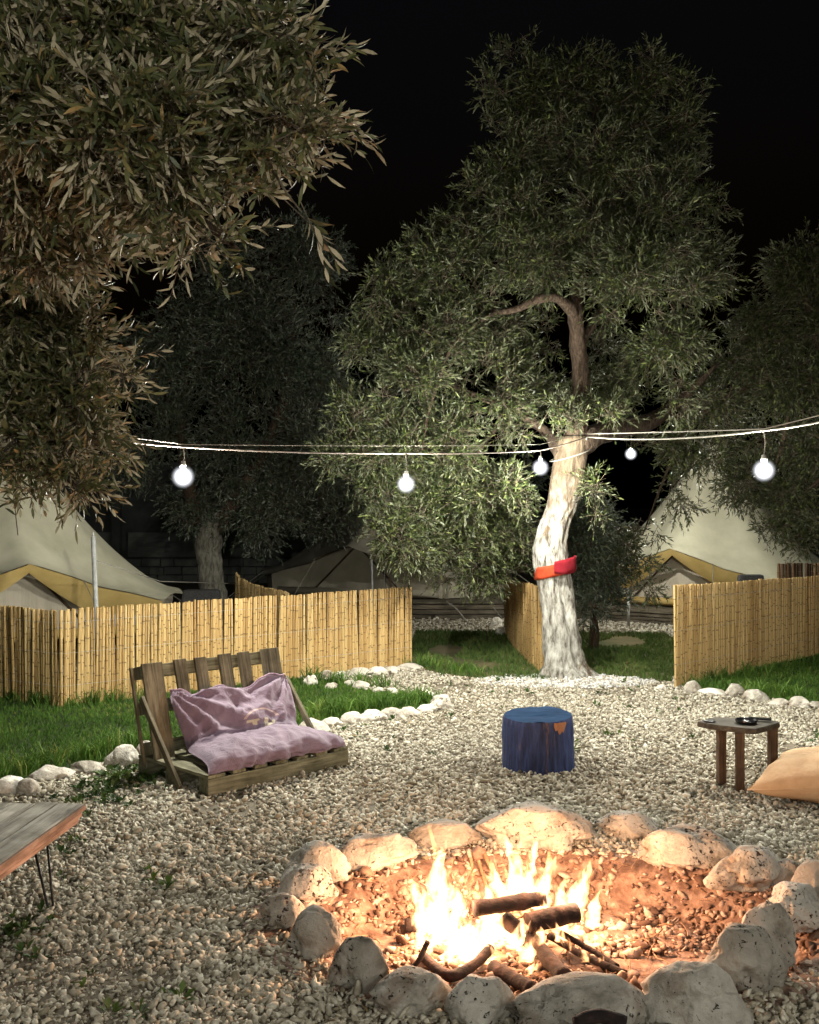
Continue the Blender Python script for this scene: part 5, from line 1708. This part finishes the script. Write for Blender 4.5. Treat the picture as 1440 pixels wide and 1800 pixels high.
# ---------------- pallet seat
FLc = Vector((-1.275, 6.786, 0))
E1 = Vector((.703, .711, 0)).normalized()
pal = empty('pallet_seat', FLc, math.atan2(E1.y, E1.x))
tag(pal, 'bench made of weathered wooden pallets with slatted back on the gravel', 'bench')
def pallet():
    Wd, Dp, Ht = 1.18, .80, .145
    # base: local x along the front, y to the back
    box('front_board', 0, Wd, -.022, 0, .018, .118, M['pallet_long'], pal, .004, .003, 1)
    for k, y in enumerate((.0, .36, .70)):
        if k: box('stringer', .0, Wd, y, y + .10, .022, .118, M['pallet_long'], pal, .004, .003, 2 + k)
        box('bottom_board', .002, Wd - .002, y + .002, y + .098, .0, .020, M['pallet_long'], pal, .003, .003, 8 + k)
    x = .0
    for k, w in enumerate((.13, .10, .10, .10, .10, .10, .13)):
        xx = k * (Wd - .13) / 6 + (0 if k in (0, 6) else .015)
        box('seat_slat', xx, xx + w, -.020, Dp, .120, .142, M['pallet_deep'], pal, .003, .004, 20 + k)
    for sx in (.01, Wd - .11):
        for y in (.005, .36, .70):
            if y < .1: box('block', sx, sx + .10, y, y + .09, .022, .117, M['pallet_long'], pal, .003)
    # back: pallet leaning backwards; vectors up the slope
    th = math.radians(15)
    br = empty('backrest', (0, .61, .145)); br.parent = pal; br.rotation_euler = (-th, 0, 0)
    L = .635
    xs = [(0, .155), (.255, .095), (.425, .095), (.625, .105), (.795, .1), (1.005, .165)]
    for k, (x0, w) in enumerate(xs):
        box('back_board', x0, x0 + w, -.022, 0, .0 if k not in (0, 5) else -.02, L + .004 * (k % 2), M['pallet'], br, .003, .004, 40 + k)
    for k, z in enumerate((.03, .30, L - .095)):
        o = box('back_rail', .002, Wd - .012, .002, .024, z, z + .085, M['pallet_long'], br, .003, .003, 60 + k)
    for k, x0 in enumerate((.004, Wd / 2 - .05, Wd - .115)):
        for z in (.03, .30, L - .095):
            box('spacer_block', x0, x0 + .10, .026, .10, z, z + .085, M['pallet'], br, .003)
    for k, z in enumerate((.03, .30, L - .095)):
        box('rear_rail', .002, Wd - .012, .102, .12, z, z + .085, M['pallet_long'], br, .003, .003, 80 + k)
    box('side_board', -.020, -.001, .098, .12, -.03, L - .005, M['pallet'], br, .003, .002, 90)
    # diagonal arms
    for x0 in (-.048, Wd + .002):
        pts = [Vector((0, .245, .025)), Vector((0, .700, .545))]
        d = (pts[1] - pts[0]); Ln = d.length
        o = box('arm_brace', x0, x0 + .024, -.022, .022, 0, Ln, M['pallet'], pal, .003, .002, 95)
        o.location = (0, pts[0].y, pts[0].z)
        o.rotation_euler = (-math.atan2(d.y, d.z), 0, 0)
pallet()

# ---------------- mauve bean bag on the pallet
def beanbag_mat():
    m, nt, b = newmat('mauve_cotton')
    vec = coords(nt, (1, 1, 1), rnd_shift=False)
    f = noise_tex(nt, vec, 5.0, 5.0, 0.6)
    r = ramp(nt, [(0.3, (0.145, 0.098, 0.14)), (0.7, (0.22, 0.16, 0.21))])
    nt.links.new(f, r.inputs['Fac'])
    col = r.outputs['Color']
    uv = nt.nodes.new('ShaderNodeUVMap')
    sx = nt.nodes.new('ShaderNodeSeparateXYZ'); nt.links.new(uv.outputs[0], sx.inputs[0])
    U, Vv = sx.outputs['X'], sx.outputs['Y']
    def rect(u0, u1, v0, v1):
        a = math_n(nt, 'MULTIPLY', math_n(nt, 'GREATER_THAN', U, u0), math_n(nt, 'LESS_THAN', U, u1))
        c = math_n(nt, 'MULTIPLY', math_n(nt, 'GREATER_THAN', Vv, v0), math_n(nt, 'LESS_THAN', Vv, v1))
        return math_n(nt, 'MULTIPLY', a, c)
    masks = [rect(.465, .57, .585, .608), rect(.515, .555, .545, .59), rect(.625, .668, .525, .608), rect(.668, .725, .525, .556), rect(.70, .73, .556, .582)]
    tot = masks[0]
    for q in masks[1:]:
        tot = math_n(nt, 'MAXIMUM', tot, q)
    col = mixc(nt, math_n(nt, 'MULTIPLY', tot, .8), col, (0.5, 0.44, 0.3))
    # arch above the letters
    dx = math_n(nt, 'DIVIDE', math_n(nt, 'SUBTRACT', U, .61), .17)
    dy = math_n(nt, 'DIVIDE', math_n(nt, 'SUBTRACT', Vv, .61), .09)
    rr = math_n(nt, 'SQRT', math_n(nt, 'ADD', math_n(nt, 'MULTIPLY', dx, dx), math_n(nt, 'MULTIPLY', dy, dy)))
    ar = math_n(nt, 'MULTIPLY', math_n(nt, 'MULTIPLY', math_n(nt, 'GREATER_THAN', rr, .86), math_n(nt, 'LESS_THAN', rr, 1.0)), math_n(nt, 'GREATER_THAN', Vv, .625))
    col = mixc(nt, math_n(nt, 'MULTIPLY', ar, .7), col, (0.5, 0.36, 0.32))
    nt.links.new(col, b.inputs['Base Color'])
    b.inputs['Roughness'].default_value = 0.75
    b.inputs['Specular IOR Level'].default_value = 0.3
    b.inputs['Sheen Weight'].default_value = 0.15
    w = noise_tex(nt, vec, 220.0, 2.0, 0.5)
    cr = noise_tex(nt, coords(nt, (1, 1, 1), rnd_shift=False), 9.0, 4.0, 0.55, 1.4)
    rid = math_n(nt, 'ABSOLUTE', math_n(nt, 'SUBTRACT', cr, 0.5))
    hgt = math_n(nt, 'ADD', math_n(nt, 'MULTIPLY', rid, -1.6), math_n(nt, 'MULTIPLY', w, 0.06))
    bump(nt, b, hgt, 0.55, 0.02)
    return m

def beanbag():
    root = empty('bean_bag', FLc, math.atan2(E1.y, E1.x))
    tag(root, 'slumped mauve bean bag with cream lettering on the pallet bench', 'cushion')
    # outer side profile (y back, z up): front lip -> seat top -> crease -> back front -> top edge
    outer = [(-.035, .150), (-.045, .20), (.0, .262), (.12, .295), (.26, .290), (.37, .285), (.415, .33), (.455, .40), (.525, .475), (.60, .545), (.655, .575)]
    inner = [(-.015, .149), (.02, .149), (.06, .149), (.16, .149), (.30, .149), (.44, .150), (.53, .165), (.565, .25), (.60, .36), (.645, .48), (.668, .570)]
    n1 = 64; nx = 92
    def samp(pr, n):
        return [Vector((0, p[0], p[1])) for p in smooth_path([(a, b, 0) for a, b in pr], n)]
    def s2(pr, n):
        pp = smooth_path([Vector((a, b, 0)) for a, b in pr], n)
        return [(p.x, p.y) for p in pp]
    O, I = s2(outer, n1), s2(inner, n1)
    V, Fc, UV = [], [], []
    for side in (0, 1):
        for j in range(n1):
            t = j / (n1 - 1)
            for i in range(nx + 1):
                s = -1 + 2 * i / nx
                e = max(0, 1 - abs(s) ** 3.2) ** .62
                (yo, zo), (yi, zi) = O[j], I[j]
                my, mz = yi + (yo - yi) * .35, zi + (zo - zi) * .35
                y, z = (my + (yo - my) * e, mz + (zo - mz) * e) if side == 0 else (my + (yi - my) * e, max(mz + (zi - mz) * e, .1485))
                # width: spreads at the seat front, narrower in the back; corners stick out
                hw = .575 - .085 * min(1, t * 1.6) + .02 * math.sin(t * 9)
                xc = .575 + .085 * min(1, t * 1.5)
                x = xc + s * hw
                if side == 0:
                    a = .032 * e
                    # soft folds: fan from the top corners, pile up in the crease, gather on the seat nose
                    d1 = math.hypot((s + 1) * .5, (1 - t) * .75)
                    d2 = math.hypot((s - 1) * .5, (1 - t) * .75)
                    an1 = math.atan2((1 - t) * .75, (s + 1) * .5); an2 = math.atan2((1 - t) * .75, (1 - s) * .5)
                    back = max(0, min(1, (t - .5) / .15))
                    fold = back * a * (1.25 * math.sin(an1 * 15 + 1.5 * mnoise.noise(Vector((s * 2, t * 3, 0)))) * math.exp(-d1 * 2.0) + 1.25 * math.sin(an2 * 13 + 1 + 1.5 * mnoise.noise(Vector((s * 2, t * 3, 7)))) * math.exp(-d2 * 2.0))
                    crease = math.exp(-((t - .52) / .07) ** 2)
                    fold += crease * a * 1.3 * mnoise.noise(Vector((s * 3.5, t * 26, 3)))
                    fold += a * .8 * mnoise.noise(Vector((s * 2.3 + t * 2, t * 6, 11))) + a * .9 * (.28 - abs(mnoise.noise(Vector((s * 3.1 - t * 2.5, t * 7, 15)))) * 1.6) * (.4 + back) + a * .45 * (.25 - abs(mnoise.noise(Vector((s * 7 + t * 5, t * 15, 31)))) * 1.5)
                    seat = max(0, 1 - t / .42)
                    fold += seat * a * .45 * math.sin(s * 26 + 5 * mnoise.noise(Vector((s * 2, t * 4, 20)))) * (1 - abs(s) ** 2 * .3)
                    seam = -.012 * math.exp(-((t - .93) / .012) ** 2) * e
                    j2 = min(j + 1, n1 - 1); j0 = max(j - 1, 0)
                    ty, tz = O[j2][0] - O[j0][0], O[j2][1] - O[j0][1]
                    ll = math.hypot(ty, tz) + 1e-9
                    ny_, nz_ = -tz / ll, ty / ll
                    y += ny_ * (fold + seam); z += nz_ * (fold + seam)
                    if j == 0: z = max(z, .15)
                # top hem sags between the two raised corners
                if t > .8:
                    z -= (t - .8) / .2 * .055 * (1 - s * s) ** 1.0 * (1 + .5 * math.sin(s * 7))
                z = max(z, .1485)
                V.append((x, y, z)); UV.append(((s + 1) / 2, t))
    m = n1 * (nx + 1)
    for side in (0, 1):
        for j in range(n1 - 1):
            for i in range(nx):
                q = side * m + j * (nx + 1) + i
                f = (q, q + 1, q + nx + 2, q + nx + 1)
                Fc.append(f if side == 0 else f[::-1])
    for j in (0, n1 - 1):
        for i in range(nx):
            q = j * (nx + 1) + i
            f = (q, q + m, q + m + 1, q + 1)
            Fc.append(f if j == 0 else f[::-1])
    for j in range(n1 - 1):
        for i in (0, nx):
            q = j * (nx + 1) + i
            f = (q, q + nx + 1, q + nx + 1 + m, q + m)
            Fc.append(f if i == 0 else f[::-1])
    me = mesh_from('cover', V, Fc, True)
    ul = me.uv_layers.new(name='UVMap')
    for l in me.loops:
        ul.data[l.index].uv = UV[l.vertex_index]
    link('cover', me, beanbag_mat(), root)
    # hem along the top edge
    pts = [Vector(V[(n1 - 1) * (nx + 1) + i]) + Vector((0, .004, .004)) for i in range(0, nx + 1, 2)]
    Vt, Ft = tube_vf(pts, .0065, 6)
    mm = simple('mauve_hem', [(0.3, (0.22, 0.14, 0.19)), (0.7, (0.33, 0.23, 0.29))], 8)
    link('hem', mesh_from('hem', Vt, Ft, True), mm, root)
beanbag()

# ---------------- cloth band around the trunk
def cloth_band():
    D0 = 11.6
    c = W(975, 1000, D0)
    root = empty('cloth_band', (c.x, c.y, c.z - .08))
    tag(root, 'red and orange cloth band tied around the whitewashed olive trunk', 'cloth')
    def strip(name, a0, a1, zoff, hgt, rad, mat, wav):
        V, Fc = [], []
        n = 48
        for k in range(n + 1):
            a = a0 + (a1 - a0) * k / n
            for j in range(5):
                t = j / 4
                sag = wav * math.sin(math.pi * k / n) * (1 - t) * .5
                r = rad + .012 * math.sin(a * 6 + t * 4) * (t - .5) + .010 * mnoise.noise(Vector((a * 3, t * 3, wav * 9)))
                V.append((r * math.cos(a) * 1.02, r * math.sin(a) * .93, zoff + hgt * t - sag + .05 * math.cos(a) * 1.0))
        for k in range(n):
            for j in range(4):
                q = k * 5 + j
                Fc.append((q, q + 5, q + 6, q + 1))
        o = link(name, mesh_from(name, V, Fc, True), mat, root)
        md = o.modifiers.new('thick', 'SOLIDIFY'); md.thickness = .004
        return o
    strip('orange_band', 0, 2 * math.pi, .015, .13, .212, M['band_orange'], 0)
    strip('red_scarf', math.radians(262), math.radians(372), .05, .125, .226, M['band_red'], .09)
cloth_band()

# ================================================================== STRING OF BULBS
def wire(name, label, pts, sag, r, mat, n=14):
    """sagging spans through the given points"""
    out = []
    for a, b in zip(pts[:-1], pts[1:]):
        a, b = Vector(a), Vector(b)
        for k in range(n):
            t = k / n
            out.append(a.lerp(b, t) - Vector((0, 0, sag * 4 * t * (1 - t) * (b - a).length / 4)))
    out.append(Vector(pts[-1]))
    o0 = out[0].copy()
    V, Fc = tube_vf([p - o0 for p in out], r, 6)
    o = link(name, mesh_from(name, V, Fc, True), M[mat])
    o.location = o0
    tag(o, label, 'cable')
TIE = W(1032, 768, 11.42)
WL = [W(-300, 700, 6.6), W(150, 768, 7.3), W(322, 786, 8.0), W(713, 797, 9.5), W(950, 792, 10.7), TIE]
WR = [TIE, W(1343, 757, 8.0), W(1460, 738, 7.5), Vector((4.6, 4.6, 2.8)), Vector((4.4, .4, 3.0)), Vector((2.0, -2.5, 3.1)), Vector((-1.8, -1.5, 3.2))]
wire('lamp_cable', 'pale lamp cable sagging from the near olive to the whitewashed trunk', WL, .03, .0065, 'cable')
wire('lamp_cable', 'white lamp cable running from the whitewashed trunk to the right edge', WR, .05, .0075, 'rope')
up = lambda L, d: [Vector(p) + Vector((0, 0, d)) for p in L]
wire('support_cord', 'thin cord tied just above the left lamp cable', [WL[0] + Vector((0, 0, .03)), WL[2] + Vector((0, 0, .02)), WL[4] + Vector((0, 0, .06)), TIE + Vector((0, 0, .05))], .012, .003, 'rope')
wire('support_cord', 'thin straight cord just above the right lamp cable', [TIE + Vector((0, -.02, .03)), WR[1] + Vector((0, 0, .012)), WR[2] + Vector((0, 0, .05)), WR[3] + Vector((0, 0, .05))], .004, .005, 'rope')
# loop of cable around the trunk
def loop():
    c = W(1003, 800, 11.6)
    pts = [c + Vector((.215 * math.cos(a), .20 * math.sin(a), .07 * math.cos(a - .3))) for a in [math.radians(q) for q in range(140, 401, 10)]]
    pts.append(TIE)
    o0 = pts[0].copy()
    V, Fc = tube_vf([p - o0 for p in smooth_path(pts, 60)], .007, 6)
    o = link('cable_loop', mesh_from('cable_loop', V, Fc, True), M['rope'])
    o.location = o0
    tag(o, 'loop of white cable slung around the top of the whitewashed trunk', 'cable')
loop()

def hanging_bulb(label, top, halo, r=.098, power=1.0):
    top = Vector(top); halo = Vector(halo)
    root = empty('hanging_bulb', top)
    tag(root, label, 'lamp', 'bulbs of the lamp string')
    g = halo - top
    V, Fc = tube_vf(smooth_path([Vector((0, 0, 0)), g * .35 + Vector((.008, 0, 0)), g + Vector((0, 0, .115))], 10), .004, 6)
    link('cord', mesh_from('cord', V, Fc, True), M['rope'], root)
    s = lathe('lamp_holder', [(.006, .078), (.016, .074), (.019, .055), (.022, .052), (.022, .034), (.018, .030), (.018, .002)], M['socket'], 16, root)
    s.location = g + Vector((0, 0, .040))
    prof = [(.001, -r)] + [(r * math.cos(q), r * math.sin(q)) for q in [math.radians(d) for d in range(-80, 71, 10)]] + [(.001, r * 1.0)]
    gl = lathe('added_halo', prof, M['halo'], 28, root)  # glowing ball added as the bulb's halo
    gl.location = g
    c = .038
    prof = [(.001, -c)] + [(c * math.cos(q), c * math.sin(q)) for q in [math.radians(d) for d in range(-75, 76, 15)]] + [(.001, c)]
    co = lathe('light_core', prof, M['bulb'], 20, gl)
b1p, b2p, b3p, b5p = W(322, 838, 8.0), W(714, 851, 9.5), W(950, 822, 10.7), W(1343, 827, 8.0)
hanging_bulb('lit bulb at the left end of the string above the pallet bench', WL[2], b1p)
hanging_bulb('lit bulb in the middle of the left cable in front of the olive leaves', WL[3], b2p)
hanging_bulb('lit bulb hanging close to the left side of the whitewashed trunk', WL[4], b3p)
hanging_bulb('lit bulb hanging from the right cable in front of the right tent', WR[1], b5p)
b4 = W(1109, 798, 15.0)
b4t = b4 + Vector((0, 0, .30))
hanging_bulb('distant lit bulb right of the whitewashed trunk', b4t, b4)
wire('lamp_cable', 'far lamp cable carrying the distant bulb behind the olive trunk', [b4t + Vector((-2.2, 1.2, .25)), b4t, b4t + Vector((3.6, -.3, .25))], .05, .006, 'cable')
# the string goes on behind the viewer
hanging_bulb('lit bulb of the string beyond the right edge beside the fire pit', WR[4], Vector(WR[4]) + Vector((0, 0, -.30)))
hanging_bulb('lit bulb of the string behind the viewer', WR[5], Vector(WR[5]) + Vector((0, 0, -.30)))
hanging_bulb('lit bulb of the string behind the viewer on the left', WR[6], Vector(WR[6]) + Vector((0, 0, -.30)))
